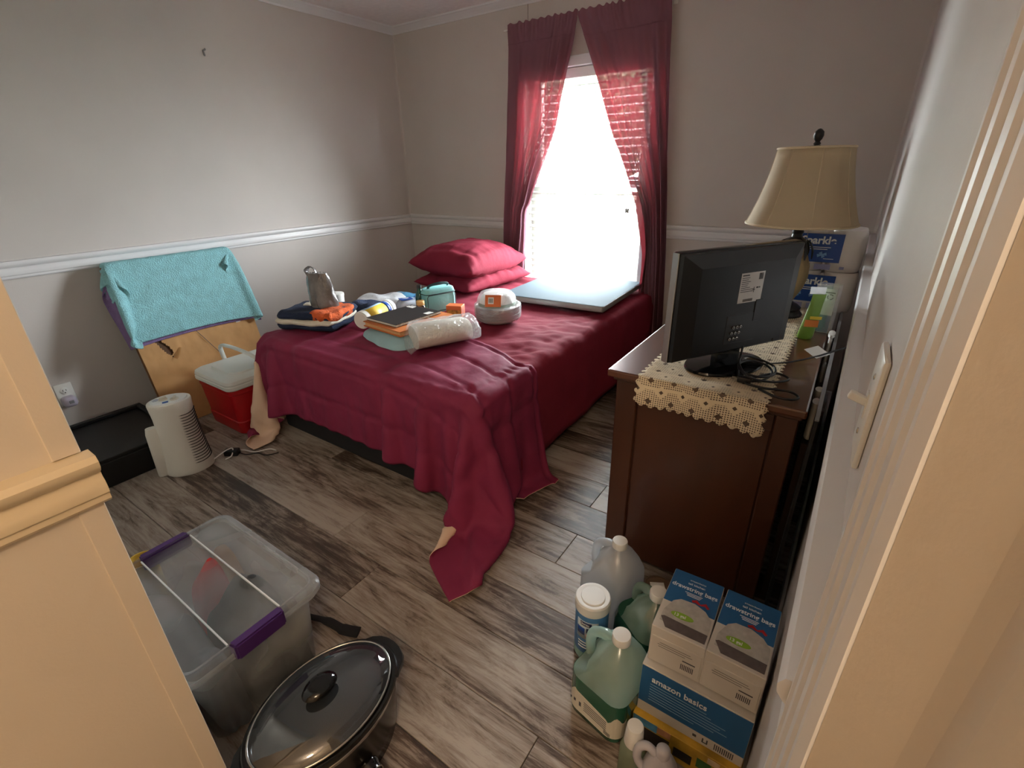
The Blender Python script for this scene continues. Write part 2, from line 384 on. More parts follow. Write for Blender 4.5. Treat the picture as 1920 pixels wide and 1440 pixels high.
# ------------------------------------------------------------------ curtains
def curtain_mat():
    m = bpy.data.materials.new('wine_red_sheer_cloth'); m.use_nodes = True; nt = m.node_tree; nt.nodes.clear(); N = nt.nodes.new; L = nt.links.new
    out = N('ShaderNodeOutputMaterial'); d = N('ShaderNodeBsdfDiffuse'); t = N('ShaderNodeBsdfTranslucent'); tr = N('ShaderNodeBsdfTransparent'); tr.inputs[0].default_value = (1,.75,.76,1)
    tc = N('ShaderNodeTexCoord'); n = N('ShaderNodeTexNoise'); n.inputs['Scale'].default_value = 160; mp = N('ShaderNodeMapping'); mp.inputs['Scale'].default_value = (1,1,.25)
    L(tc.outputs['Object'], mp.inputs[0]); L(mp.outputs[0], n.inputs['Vector'])
    rp = N('ShaderNodeValToRGB'); e = rp.color_ramp.elements; e[0].color = C(120,86,98)+(1,); e[1].color = C(136,98,110)+(1,); L(n.outputs['Fac'], rp.inputs[0])
    L(rp.outputs[0], d.inputs[0]); t.inputs[0].default_value = C(136,42,50)+(1,)
    m1 = N('ShaderNodeMixShader'); m1.inputs[0].default_value = .16; L(d.outputs[0], m1.inputs[1]); L(t.outputs[0], m1.inputs[2])
    mr = N('ShaderNodeMapRange'); mr.inputs[1].default_value = .35; mr.inputs[2].default_value = .65; mr.inputs[3].default_value = .005; mr.inputs[4].default_value = .07; L(n.outputs['Fac'], mr.inputs[0])
    m2 = N('ShaderNodeMixShader'); L(mr.outputs[0], m2.inputs[0]); L(m1.outputs[0], m2.inputs[1]); L(tr.outputs[0], m2.inputs[2]); L(m2.outputs[0], out.inputs[0]); return m
m_curt = curtain_mat()
def interp(tab, z):
    if z >= tab[0][0]: return tab[0][1]
    for (za, xa), (zb, xb) in zip(tab[:-1], tab[1:]):
        if z >= zb: return xb+(xa-xb)*(z-zb)/(za-zb)
    return tab[-1][1]
def curtain(label, outer, inner, zb, seed, folds):
    t = thing('curtain', label, 'curtain', (1.55,-.06,2.0), group='wine red curtains'); nu, nv = 150, 80
    P = np.zeros((nu, nv, 3)); rs = random.Random(seed); ph = [rs.uniform(0, 6.28) for _ in range(4)]
    for j in range(nv):
        z = 2.025+(zb-2.025)*j/(nv-1); xo, xi = interp(outer, z), interp(inner, z); w = abs(xi-xo); g = (1-w/.52)
        for i in range(nu):
            s = i/(nu-1); sw = s + .035*math.sin(5*s+ph[0]+z*.8)+.02*math.sin(11*s+ph[1]); x = xo+(xi-xo)*s
            amp = (.010+.034*g)*(.55+.45*math.sin(7*s+ph[2]))*min(1, .35+abs(2.02-z)*3)
            y = amp*math.sin(2*PI*folds*sw+ph[3])+.010*math.sin(2*PI*2.3*sw+z*1.6+ph[1])*(1-g*.3)
            y += .004*nz(x*9, z*5, seed)
            zz = z
            if z > 1.90: kk = min(1, (z-1.90)/.08); y = y*(1-kk)-kk*(.011+.004*math.sin(2*PI*folds*1.5*sw))
            if j <= 3: zz += (.010*nz(x*38, 3, seed)+.004*math.sin(2*PI*folds*1.5*sw))*(1-j/4)
            P[i, j] = (x-1.55+.012*g*math.sin(z*9+s*8)*s, y-.018*(z < 1.0)*s, zz-2.0)
    bm = BM(); grid(bm, P); ob('fabric', bm, m_curt, t, smooth=180)
    bm = BM(); R0 = []
    for j in (0, 5):
        pass
    for i in range(0, nu): R0.append(P[i, 5]+np.array((0, -.003, 0)))
    tube(bm, R0, .0012, 5); ob('rod_pocket_stitching', bm, m_curt, t)
    return t
curtain('left dark red sheer curtain panel drawn aside beside the bed pillows', [(2.1,1.055),(1.74,1.05),(1.28,1.03),(.80,1.0),(.3,.99)],
    [(2.0,1.528),(1.70,1.452),(1.456,1.385),(1.184,1.27),(.951,1.185),(.70,1.158),(.3,1.15)], .42, 3, 6)
curtain('right dark red sheer curtain panel hanging nearest the dresser', [(2.1,2.045),(1.76,2.07),(1.26,2.11),(.74,2.15),(.34,2.175),(.1,2.18)],
    [(2.0,1.528),(1.68,1.676),(1.407,1.776),(1.15,1.911),(.974,1.986),(.76,2.02),(.3,2.03)], .12, 8, 7)
rod = thing('curtain_rod', 'thin white curtain rod above the window holding both curtains', 'curtain rod', (1.55,-.06,2.0))
bm = BM(); tube(bm, catmull([(-.52,.06,0),(-.52,.01,0),(-.505,0,0),(-.2,0,0),(.2,0,0),(.485,0,0),(.50,.01,0),(.50,.06,0)], 4), .004, 8); ob('bar', bm, m_white, rod)
for x in (-.52, .50):
    bm = BM(); box(bm, x-.012, x+.012, .054, .060, -.02, .02, .002); ob('bracket', bm, m_white, rod)

# ------------------------------------------------------------------ outside: ground and trees
bm = BM(); box(bm, -25, 25, .13, 40, -1.0, -.9); struct('ground_outside', bm, mat('pale_yard', C(104,110,92), .9, vs=.6, var=.2))
m_leaf = mat('leaf_green', C(52,74,48), .6, var=.35, vs=3)
m_bark = mat('bark', C(80,66,54), .9)
for q, (tx, ty, h, rad, lab) in enumerate(((-2.0,9.2,5.5,1.6,'leafy green tree nearest the window outside, on the right'),(-5.7,10,6.0,1.7,'leafy green tree straight outside the window'),(-8.5,15.5,6.5,2.2,'tallest leafy green tree farthest back outside the window'))):
    t = thing('tree', lab, 'tree', (tx, ty, -.9), group='trees outside the window')
    bm = BM(); tube(bm, catmull([(0,0,0),(.05,0,1),(-.03,.05,2.2),(.05,0,h*.7)], 4), [.16-.007*i for i in range(13)], 8); ob('trunk', bm, m_bark, t)
    rs = random.Random(q); V = []; F = []
    for k in range(5200):
        a = Vector((rs.gauss(0,1), rs.gauss(0,1), rs.gauss(0,1))).normalized()*rad*(rs.random()**.4); c_ = Vector((a.x, a.y, h*.62+a.z*.95))
        n_ = Vector((rs.gauss(0,1), rs.gauss(0,1), rs.gauss(0,1))).normalized(); e1 = n_.orthogonal().normalized()*rs.uniform(.10,.18); e2 = n_.cross(e1)*.55
        b0 = len(V); V += [c_-e1, c_+e2, c_+e1, c_-e2]; F.append((b0,b0+1,b0+2,b0+3))
    me = bpy.data.meshes.new('foliage'); me.from_pydata(V, [], F); fo = link('foliage', me, m_leaf, t); fo['kind'] = 'stuff'

# ------------------------------------------------------------------ hall ceiling lamp (source of the warm light behind the camera)
hl = thing('hall_ceiling_lamp', 'round warm glass ceiling lamp in the hall behind the doorway', 'ceiling lamp', (3.40,-3.60,H))
bm = BM(); lathe(bm, [(.13,0),(.13,-.012),(.115,-.02)], 32); ob('base', bm, m_trimwarm, hl, smooth=30)
bm = BM(); lathe(bm, [(.112,-.02),(.112,-.035),(.095,-.065),(.06,-.085),(.002,-.092)], 32); ob('globe', bm, mat('lamp_globe', C(255,236,205), .4, emit=((1.0,.66,.36), 6.0)), hl, smooth=60)
hp = bpy.data.lights.new('hall_bulb', 'POINT'); hp.energy = HALL_W; hp.color = (1.0,.75,.50); hp.shadow_soft_size = .10
ho = bpy.data.objects.new('hall_bulb', hp); COL.objects.link(ho); ho.location = (3.40,-3.60,H-.22)

# ================================================================== BED
BX0, BX1, BY0, BY1, BZ = .76, 2.10, -1.85, -.03, .505
bed = thing('bed', 'full size bed with dark red sheets on a low black base', 'bed', ((BX0+BX1)/2, (BY0+BY1)/2, 0))
bw, bl_ = (BX1-BX0)/2, (BY1-BY0)/2
m_sheet = mat('red_sheet', C(124,38,55), .85, var=.10, vs=5, bump=.15, bs=30, spec=.12)
m_blackcloth = mat('black_base_cloth', C(20,20,24), .85, var=.2)
bm = BM(); box(bm, -bw+.03, bw-.03, -bl_+.02, bl_, .02, .25, .015, 2); ob('box_spring', bm, m_blackcloth, bed)
for sx in (-1, 1):
    for sy in (-1, 1):
        bm = BM(); box(bm, sx*(bw-.1)-.025, sx*(bw-.1)+.025, sy*(bl_-.1)-.025, sy*(bl_-.1)+.025, 0, .03, .004); ob('leg', bm, m_blkp, bed)
bm = BM(); box(bm, -bw+.01, bw-.01, -bl_+.01, bl_, .25, BZ-.012, .05, 3); ob('mattress', bm, mat('mattress', C(210,205,198), .8), bed, smooth=40)
# sheet: grid wrapped over the mattress, right side hanging, wrinkled
def sheet():
    nu, nv = 120, 130; P = np.zeros((nu, nv, 3)); rc = .05
    prof_ = []  # (s -> x,z) cross-section left hem -> right hem
    Lh, Rh = .30, .385
    segs = [(-bw, BZ-rc-Lh), (-bw, BZ-rc)]
    pts = [(-bw-.004, BZ-Lh-rc+k*(Lh)/14, -1) for k in range(14)]
    pts += [(-bw+rc-rc*math.cos(a), BZ-rc+rc*math.sin(a), 0) for a in [k*PI/2/6 for k in range(7)]]
    pts += [(-bw+rc+k*(2*bw-2*rc)/80, BZ, 1) for k in range(1, 80)]
    pts += [(bw-rc+rc*math.sin(a), BZ-rc+rc*math.cos(a), 2) for a in [k*PI/2/6 for k in range(7)]]
    pts += [(bw+.004, BZ-rc-k*Rh/14, 3) for k in range(1, 14)]
    n = len(pts); nv = 130; P = np.zeros((n, nv, 3))
    for j in range(nv):
        y = -bl_+.012+(2*bl_-.012)*j/(nv-1)
        for i, (x, z, k) in enumerate(pts):
            w = .010*nz(x*1.2+y*3.2, y*1.5-x*.8, 3, 2.2)+.006*nz(x*6, y*14, 1.5)
            edge = math.exp(-((x-bw+.16)/.16)**2)*(1 if k <= 2 else .3)
            w += edge*(.016*abs(nz(x*5+y*2, y*11-x*6, 7))+.008*nz(x*14+y*6, y*26-x*10, 4))+.004*nz(x*9+y*4, y*12-x*9, 8)
            if k >= 2: ox = .010*nz(y*4, z*3, 9)+(.008 if k == 3 else 0)*(BZ-z)*4; P[i,j] = (x+ox+.012*max(0,nz(y*9,0,2))*(BZ-z)*2, y, z + (.010*math.sin(y*2.1) if k == 3 and i == n-1 else 0)+w*(k == 2))
            elif k <= 0: P[i,j] = (x-.006*nz(y*4,z*3,4), y, z+w*.4)
            else: P[i,j] = (x, y, z+w)
    bm = BM(); grid(bm, P); return bm
so = ob('sheet', sheet(), m_sheet, bed, smooth=180); solid(so, .004, 1)

# comforter: draped over the foot
def comforter():
    nu, nv = 112, 41; du = dv = .0208
    W_ = (nu-1)*du; X = np.zeros((nu, nv, 3)); fx = np.zeros((nu, nv), bool)
    x0 = BX1+.55-W_; rad = .012
    for i in range(nu):
        for j in range(nv):
            x = x0+i*du; t = min(max((x-1.60)/.5, 0), 1)
            y = -1.37-.17*t*t*(1-j/(nv-1)) - j*dv
            X[i,j] = (x, y, BZ+.022+.002*math.sin(i*.9)*math.sin(j*.7))
    fx = (X[:,:,0] > BX0+.06) & (X[:,:,0] < BX1-.05) & (X[:,:,1] > BY0+.05)
    for i in range(nu):
        for j in range(nv):
            x, y, z = X[i,j]; a = max(0, x-BX1, BX0-x); b = max(0, BY0-y); sg = 1 if x > 1.4 else -1
            edge = BX1 if sg > 0 else BX0
            if a and b:
                m_ = min(a, b); X[i,j] = (edge+(.03+.55*m_ if sg > 0 else -.03+.60*m_), BY0-.03-.60*m_, max(.03, BZ-.95*max(a,b)))
            elif a: X[i,j] = (edge+sg*.03, y, max(.03, BZ+.02-a))
            elif b: X[i,j] = (x, BY0-.03, max(.03, BZ+.02-b))
    # top edge droops back toward the foot at the right, as it lies in the photograph
    def col(p):
        a = push_box(p, (BX0-.01, BY0-.005, 0), (BX1+.01, .2, BZ), rad)
        b = push_box(p, (.30, -2.02, 0), (.70, -1.60, .34), rad)
        c_ = push_floor(p, .014)
        return a | b | c_
    # give the corners a little outward start so they fall as open cones
    idx = np.arange(nu*nv).reshape(nu, nv); grp = []
    for lo, hi in ((0, 30), (nu-38, nu)):
        gi = idx[lo:hi, nv-26:]; I, J = np.divmod(gi.ravel(), nv)
        far = (np.abs(I[:,None]-I[None,:])+np.abs(J[:,None]-J[None,:])) > 3; grp.append((gi.ravel(), far))
    Y = drape(X, du, dv, fx, col, steps=120, iters=12, damp=.95, bend=.22, shear=.30, groups=grp, sep=.038)
    return Y, du, dv
CY, du, dv = comforter()
def vnormals(P):
    a = np.gradient(P, axis=0); b = np.gradient(P, axis=1); n = np.cross(a, b); n /= np.linalg.norm(n, axis=2)[:,:,None]+1e-9; return n
def up2(P):
    Q = np.zeros((2*P.shape[0]-1,)+P.shape[1:]); Q[::2] = P; A = np.concatenate([P[:1]*2-P[1:2], P, P[-1:]*2-P[-2:-1]])
    Q[1::2] = (-A[:-3]+9*A[1:-2]+9*A[2:-1]-A[3:])/16; return Q
CY = up2(up2(CY).transpose(1,0,2)).transpose(1,0,2); du /= 2; dv /= 2
nrm = vnormals(CY)
if nrm[100, 8, 2] < 0: nrm = -nrm
D = np.zeros(CY.shape[:2])
for i in range(D.shape[0]):
    for j in range(D.shape[1]):
        v = (j*dv-.02) % .165; v = min(v, .165-v)/.0825
        u_ = (i*du-.1) % .60; u_ = min(u_, .60-u_)/.05
        p = CY[i,j]; q_ = min(1, v*4)**.5*min(1, .15+u_)
        D[i,j] = .012*q_+.006*nz(p[0]*6, p[1]*8, p[2]*6)*q_+.0035*nz(i*.22, j*.05, 2)*(1.2-q_)+.002*nz(p[0]*30, p[1]*22, p[2]*9)
CP_ = CY + nrm*(D[:,:,None]-.006)
bm = BM(); grid(bm, CP_[:, ::-1])
m_comf = mat('burgundy_comforter', C(128,42,72), .7, var=.10, vs=7, bump=.10, bs=45, spec=.2)
m_lining = mat('cream_lining', C(226,196,170), .8, var=.05)
co = ob('comforter', bm, [m_comf, m_lining], None, smooth=180, recalc=False)
tag(co, 'burgundy quilted comforter with cream lining draped over the foot of the bed', 'comforter')
solid(co, .0028, -1, 1)

# pillows
def pillow(name, label, cx, cy, cz, w, d, h, rz, seed, tilt=(0,0), grp='red pillows on the bed'):
    n = 44; V = {}; bm = BM(); top = np.zeros((n, n, 3)); bot = np.zeros((n, n, 3))
    for i in range(n):
        for j in range(n):
            a = -1+2*i/(n-1); b = -1+2*j/(n-1)
            pin = 1-.07*(1-a*a)*(abs(b)**3) ; pin2 = 1-.07*(1-b*b)*(abs(a)**3)
            x = a*w/2*pin2; y = b*d/2*pin
            k = max(0, (1-abs(a)**2.6)*(1-abs(b)**2.6))**.48
            wr = 0.016*nz(x*7, y*9, seed)*k**.5 + .016*nz(x*22+seed, y*5, seed*2)*(1-k)*k*3 + .016*nz(x*5, y*24, seed+9)*(1-k)*k*3
            top[i,j] = (x, y, h*.58*k+wr+.002); bot[i,j] = (x, y, -h*.42*k+wr*.6-.002)
    bm = BM(); grid(bm, top); grid(bm, bot[::-1]); bmesh.ops.remove_doubles(bm, verts=bm.verts[:], dist=.006)
    o = ob(name, bm, m_sheet, None, smooth=180); o.location = (cx, cy, cz); o.rotation_euler = (tilt[0], tilt[1], rz)
    return tag(o, label, 'pillow', grp)
pillow('pillow', 'lower red pillow of the two stacked at the head of the bed', .96, -.40, .556, .50, .66, .13, math.radians(-4), 2)
pillow('pillow', 'upper plump red pillow of the two stacked at the head of the bed', .95, -.42, .672, .50, .68, .22, math.radians(3), 5, (math.radians(-2), math.radians(2)))

# ================================================================== DRESSER
DZ = .70
dr = thing('dresser', 'dark brown wooden dresser along the right wall with a lace runner', 'dresser', (2.80, -1.02, 0))
m_wood = mat('walnut_wood', C(72,40,24), .38, var=.28, vs=5, stretch=(1,1,.18), bump=.04, bs=30, coat=.15)
m_woodtop_lit = mat('walnut_top_lit', C(88,52,32), .28, var=.22, vs=5, stretch=(1,.18,1), coat=.3)  # same walnut made lighter: the window's reflection on the top put into the colour
lx = lambda x: x-2.80
ly = lambda y: y+1.02
bm = BM(); box(bm, lx(2.585), lx(3.035), ly(-1.735), ly(-.30), .05, .668); ob('body', bm, m_wood, dr)
bm = BM(); box(bm, lx(2.545), lx(3.053), ly(-1.770), ly(-.27), .678, DZ, .005, 2); ob('top', bm, m_woodtop_lit, dr)
bm = BM(); box(bm, lx(2.560), lx(3.045), ly(-1.757), ly(-.283), .666, .679, .003); ob('top_moulding', bm, m_wood, dr)
for y0, y1 in ((-1.747,-1.727),(-.31,-.29)):
    bm = BM(); box(bm, lx(2.567), lx(2.632), ly(y0), ly(y1), 0, .666, .003); ob('front_post', bm, m_wood, dr)
    bm = BM(); box(bm, lx(2.636), lx(2.985), ly(y0)+.004, ly(y1)-.004, .03, .664, .002); ob('side_panel', bm, m_wood, dr)
    bm = BM(); box(bm, lx(2.988), lx(3.04), ly(y0)+.002, ly(y1)-.002, 0, .666, .003); ob('back_post', bm, m_wood, dr)
    bm = BM(); box(bm, lx(2.634), lx(2.987), ly(y0)+.002, ly(y1)-.002, .615, .665, .002); ob('side_rail', bm, m_wood, dr)
bm = BM(); box(bm, lx(2.575), lx(2.60), ly(-1.727), ly(-.31), .0, .06); ob('plinth', bm, m_wood, dr)
for c_ in range(2):
    for k in range(3):
        ya = ly(-1.72)+c_*.71; z0 = .075+k*.195
        bm = BM(); box(bm, lx(2.566), lx(2.586), ya, ya+.695, z0, z0+.185, .004); d_ = ob('drawer', bm, m_wood, dr)
        for yy in (.17, .525):
            bm = BM(); lathe(bm, [(.006,0),(.006,.012),(.014,.016),(.015,.022),(.008,.027),(.001,.028)], 14)
            bmesh.ops.transform(bm, matrix=Matrix.Translation((lx(2.566), ya+yy, z0+.09)) @ Matrix.Rotation(-PI/2, 4, 'Y'), verts=bm.verts[:]); ob('knob', bm, mat('brass', C(150,120,70), .35, metal=1), d_, smooth=40)

# lace runner
def lace_mat():
    m = bpy.data.materials.new('crochet_lace'); m.use_nodes = True; nt = m.node_tree; N = nt.nodes.new; L = nt.links.new; b = nt.nodes['Principled BSDF']
    b.inputs['Base Color'].default_value = C(224,208,178)+(1,); b.inputs['Roughness'].default_value = .9
    uv = N('ShaderNodeUVMap'); sp = N('ShaderNodeSeparateXYZ'); L(uv.outputs[0], sp.inputs[0])
    def tri(sock, freq, off=0.0):
        a = N('ShaderNodeMath'); a.operation = 'MULTIPLY_ADD'; a.inputs[1].default_value = freq; a.inputs[2].default_value = off; L(sock, a.inputs[0])
        c_ = N('ShaderNodeMath'); c_.operation = 'PINGPONG'; c_.inputs[1].default_value = 1; L(a.outputs[0], c_.inputs[0]); return c_.outputs[0]
    def op(o, a, b_, cst=None):
        n = N('ShaderNodeMath'); n.operation = o; L(a, n.inputs[0])
        if cst is None: L(b_, n.inputs[1])
        else: n.inputs[1].default_value = cst
        return n.outputs[0]
    fx, fy = tri(sp.outputs[0], 330), tri(sp.outputs[1], 330)
    hole = op('MULTIPLY', op('GREATER_THAN', fx, None, .42), op('GREATER_THAN', fy, None, .42))
    dx, dy = tri(sp.outputs[0], 32), tri(sp.outputs[1], 32)
    dia = op('ADD', dx, dy); motif = op('LESS_THAN', dia, None, .62)       # solid diamonds
    core = op('LESS_THAN', dia, None, .20)                                 # open centre
    sx, sy = tri(sp.outputs[0], 32, 1.0), tri(sp.outputs[1], 32, 1.0)
    fl = op('LESS_THAN', op('ADD', sx, sy), None, .30)                     # open flowers
    band = op('GREATER_THAN', tri(sp.outputs[1], 26, .3), None, .90)       # solid rows
    solid_ = op('MAXIMUM', motif, band)
    h1 = op('SUBTRACT', hole, solid_); h1c = op('MAXIMUM', h1, None, 0.0)
    h2 = op('MAXIMUM', op('MAXIMUM', h1c, core), fl)
    inv = op('MULTIPLY', h2, None, -.92); al = N('ShaderNodeMath'); al.operation = 'ADD'; al.inputs[1].default_value = 1.0; L(inv, al.inputs[0])
    L(al.outputs[0], b.inputs['Alpha']); return m
def runner():
    bm = BM(); uvl = bm.loops.layers.uv.new('UVMap')
    X0, X1, Y0, Y1 = 2.645, 2.962, -1.775, -.62; drop = .072; tot = (Y1-Y0)+drop; nu, nv = 57, 220
    V = []; UV = {}
    for i in range(nu):
        row = []
        for j in range(nv):
            a, b = i/(nu-1), j/(nv-1); s = b*tot
            sc = .5+.5*math.cos(2*PI*s/.026)
            x = X0+(X1-X0)*a
            if i == 0: x -= .010*sc
            if i == nu-1: x += .010*sc
            ss = s
            if j == nv-1: ss += .012*abs(math.sin(PI*a*12))+.012*max(0,(a-.6))*2.5
            if ss < (Y1-Y0)-.004: p = (x, Y1-ss, DZ+.0028+.0006*nz(x*60, ss*60))
            else:
                q = ss-(Y1-Y0); p = (x+.004*math.sin(a*9), Y0-.006-.004*math.sin(a*14)-.010*q/.08, DZ+.003-max(0, q)*.96)
            v = bm.verts.new(p); row.append(v); UV[v] = (x-X0, ss)
        V.append(row)
    for i in range(nu-1):
        for j in range(nv-1):
            f_ = bm.faces.new((V[i][j], V[i+1][j], V[i+1][j+1], V[i][j+1]))
            for l in f_.loops: l[uvl].uv = UV[l.vert]
    return bm
ru = ob('table_runner', runner(), lace_mat(), None, smooth=180)
tag(ru, 'cream crocheted lace runner with scalloped edge hanging over the dresser end', 'table runner'); solid(ru, .0016, 0)

# ================================================================== ON THE DRESSER
tv = thing('television', 'black flat television seen from behind with white rating label', 'television', (2.8205,-1.5755,DZ), math.radians(58))
m_tv = mat('tv_black', C(13,15,18), .42, var=.12)
bm = BM(); box(bm, -.217, .217, -.006, .022, .048, .340, .006, 2); ob('bezel', bm, m_blkg, tv, smooth=40)
bm = BM()
loft(bm, [[(-.213,-.004,.052),(.213,-.004,.052),(.213,-.004,.336),(-.213,-.004,.336)],[(-.211,-.016,.054),(.211,-.016,.054),(.211,-.016,.334),(-.211,-.016,.334)],[(-.165,-.034,.066),(.165,-.034,.066),(.165,-.034,.300),(-.165,-.034,.300)]])
ob('back_cover', bm, m_tv, tv)
bm = BM(); box(bm, -.218, -.2145, -.004, .018, .05, .338, .001); ob('silver_edge', bm, mat('silver_paint', C(175,178,182), .3, metal=.6), tv)
bm = BM(); box(bm, .205, .212, .0215, .023, .06, .33); box(bm, -.205, .205, .0222, .0232, .068, .322); ob('screen', bm, m_blkg, tv)
Mb = frame_m((-.05,-.0342,0), (1,0,0), (0,0,1))
lab = bars('rating_label', [(.022,.106,.196,.276)], mat('label_white', C(205,205,205), .6, var=.03), tv, Mb)
m_ink = mat('print_grey', C(70,72,78), .7)
Ml = frame_m((-.05,-.0346,0), (1,0,0), (0,0,1))
rs = random.Random(4)
bars('label_print', [(.026,.050,.268,.271)]+[(.026,.026+rs.uniform(.02,.05),.262-k*.0052,.2635-k*.0052) for k in range(8)]+[(.086+k*.0022,.0872+k*.0022,.255,.272) for k in range(7)]+[(.040+k*.0021,.0411+k*.0021,.199,.206) for k in range(17)]+[(.070,.078,.228,.230),(.073,.075,.222,.236),(.082,.090,.232,.236),(.092,.096,.232,.236)], m_ink, lab, Ml)
for k in range(5):
    bm = BM(); box(bm, -.196, -.190, -.0185, -.0155, .095+k*.016, .106+k*.016, .001); ob('button', bm, m_blkp, tv)
for x, z in ((-.195,.30),(-.195,.065),(.16,.31),(.14,.07)):
    bm = BM(); lathe(bm, [(.005,0),(.004,.002),(.0005,.0022)], 10); bmesh.ops.transform(bm, matrix=Matrix.Translation((x,-.016 if abs(x) > .165 or z > .3 else -.034,z)) @ Matrix.Rotation(PI/2,4,'X'), verts=bm.verts[:]); ob('screw', bm, m_blkp, tv)
bm = BM(); box(bm, -.055, .06, -.0352, -.033, .085, .165, .001); po_ = ob('port_panel', bm, m_blkp, tv)
for k in range(3):
    for j in range(3):
        bm = BM(); lathe(bm, [(.0042,0),(.0042,.007),(.0026,.0072),(.0022,.002)], 10, cap1=False); bmesh.ops.transform(bm, matrix=Matrix.Translation((-.040+k*.013+j*.004,-.034,.10+j*.016)) @ Matrix.Rotation(PI/2,4,'X'), verts=bm.verts[:]); ob('socket', bm, m_steel, po_, smooth=40)
bm = BM(); box(bm, .04, .065, -.0365, -.033, .14, .20, .001); ob('vent_panel', bm, m_blkp, tv)
bm = BM(); box(bm, -.045, .045, -.012, .012, .012, .06, .004); ob('stand_neck', bm, m_blkg, tv)
bm = BM(); lathe(bm, [(.125,.0046),(.127,.008),(.124,.013),(.10,.017),(.04,.022),(.002,.023)], 40, sy=.66); ob('stand_base', bm, m_blkg, tv, smooth=40)
# coiled tv cable
cab = thing('power_cable', 'coiled black power cable with plug behind the television', 'cable', (2.93,-1.62,DZ+.005))
def wpath(pts, k=8): return catmull([Vector(p)-Vector((2.93,-1.62,DZ+.005)) for p in pts], k)
c1 = [(2.86,-1.55,.79),(2.865,-1.60,.74),(2.875,-1.655,.712),(2.90,-1.675,.710),(2.935,-1.655,.712),(2.95,-1.60,.716),(2.925,-1.56,.722),(2.885,-1.575,.730),(2.868,-1.63,.735),(2.885,-1.672,.732),(2.925,-1.668,.724),(2.955,-1.615,.718),(2.945,-1.545,.716),(2.90,-1.54,.728),(2.868,-1.585,.745),(2.872,-1.65,.742),(2.905,-1.685,.725),(2.96,-1.655,.712),(2.992,-1.61,.710),(2.965,-1.585,.711),(2.93,-1.62,.712),(2.90,-1.69,.712),(2.94,-1.70,.709),(3.0,-1.685,.7075),(3.025,-1.71,.7075),(3.012,-1.735,.7075),(2.975,-1.735,.708),(2.935,-1.712,.7095)]
bm = BM(); tube(bm, wpath(c1, 7), .0032, 7); ob('cord', bm, m_blkp, cab, smooth=60)
bm = BM(); box(bm, -.052, -.018, -.072, -.052, .001, .018, .004, 2); pg = ob('plug', bm, m_blkp, cab, smooth=40)
for dy in (-.067, -.058):
    bm = BM(); box(bm, -.066, -.052, dy-.0008, dy+.0008, .007, .012); ob('prong', bm, m_steel, pg)

# lamp
lp = thing('table_lamp', 'table lamp with cream bell shade and dark carved base on the dresser', 'lamp', (2.885,-.92,DZ))
m_bronze = mat('dark_bronze', C(26,26,26), .4, var=.3, vs=14)
m_shade = sheer('lamp_shade_fabric', C(214,198,168), clear=0.0, gloss=.03, rough=.6, trans=.35)
bm = BM(); lathe(bm, [(.070,.0),(.072,.010),(.066,.018),(.060,.024),(.064,.034),(.052,.044),(.036,.052),(.030,.058)], 28); ob('foot', bm, m_bronze, lp, smooth=40)
R_ = []
n = 32
for rad, z in [(.028,.056),(.036,.075),(.052,.11),(.060,.15),(.058,.19),(.046,.225),(.030,.25),(.022,.262)]:
    R_.append([(rad*(1+.05*math.cos(8*2*PI*i/n))*math.cos(2*PI*i/n), rad*(1+.05*math.cos(8*2*PI*i/n))*math.sin(2*PI*i/n), z) for i in range(n)])
bm = BM(); loft(bm, R_); ob('vase_body', bm, mat('aged_straw', C(150,128,92), .6, var=.35, vs=30, stretch=(1,1,.15)), lp, smooth=60)
for k in range(8):
    a = 2*PI*k/8; bm = BM()
    tube(bm, catmull([(.022*math.cos(a),.022*math.sin(a),.285),(.045*math.cos(a),.045*math.sin(a),.272),(.058*math.cos(a),.058*math.sin(a),.245),(.060*math.cos(a),.060*math.sin(a),.215)], 5), [.004]*4+[.007]*6+[.008,.007,.006,.005,.004,.003], 6, flat=.5); ob('leaf', bm, m_bronze, lp, smooth=60)
bm = BM(); lathe(bm, [(.020,.26),(.034,.270),(.036,.278),(.018,.290),(.016,.300),(.020,.306),(.016,.316),(.014,.345),(.012,.36)], 24); ob('neck', bm, m_bronze, lp, smooth=40)
bm = BM(); lathe(bm, [(.004,.35),(.004,.585)], 10); ob('harp_rod', bm, m_steel, lp)
SP = [(.176,.334),(.1755,.337),(.163,.37),(.148,.415),(.136,.46),(.126,.505),(.119,.545),(.1145,.578)]
bm = BM(); lathe(bm, SP, 48, cap0=False, cap1=False); sh = ob('shade', bm, m_shade, lp, smooth=60); solid(sh, .002, 0)
m_piping = mat('shade_piping', C(206,188,156), .8)
for k in range(8):
    a = 2*PI*(k+.35)/8; bm = BM(); tube(bm, [((r_+.0008)*math.cos(a),(r_+.0008)*math.sin(a),z) for r_, z in SP], .0016, 5); ob('seam', bm, m_piping, sh, smooth=60)
for r_, z in ((.1765,.336),(.1145,.578)):
    bm = BM(); tube(bm, [(r_*math.cos(2*PI*i/48), r_*math.sin(2*PI*i/48), z) for i in range(48)], .004, 8, closed=True); ob('trim_band', bm, m_piping, sh, smooth=60)
bm = BM()
for k in range(3):
    a = 2*PI*k/3; tube(bm, [(0,0,.585),(.1145*math.cos(a),.1145*math.sin(a),.578)], .002, 6)
ob('spider', bm, m_steel, lp)
bm = BM(); lathe(bm, [(.004,.583),(.012,.590),(.007,.597),(.012,.604),(.0155,.614),(.014,.626),(.006,.634),(.0005,.636)], 18); ob('finial', bm, m_bronze, lp, smooth=50)
bm = BM(); tube(bm, catmull([(.012,0,.345),(.03,-.01,.33),(.034,-.012,.20),(.034,-.012,.08)], 5), .0008, 5); ob('pull_chain', bm, m_steel, lp)

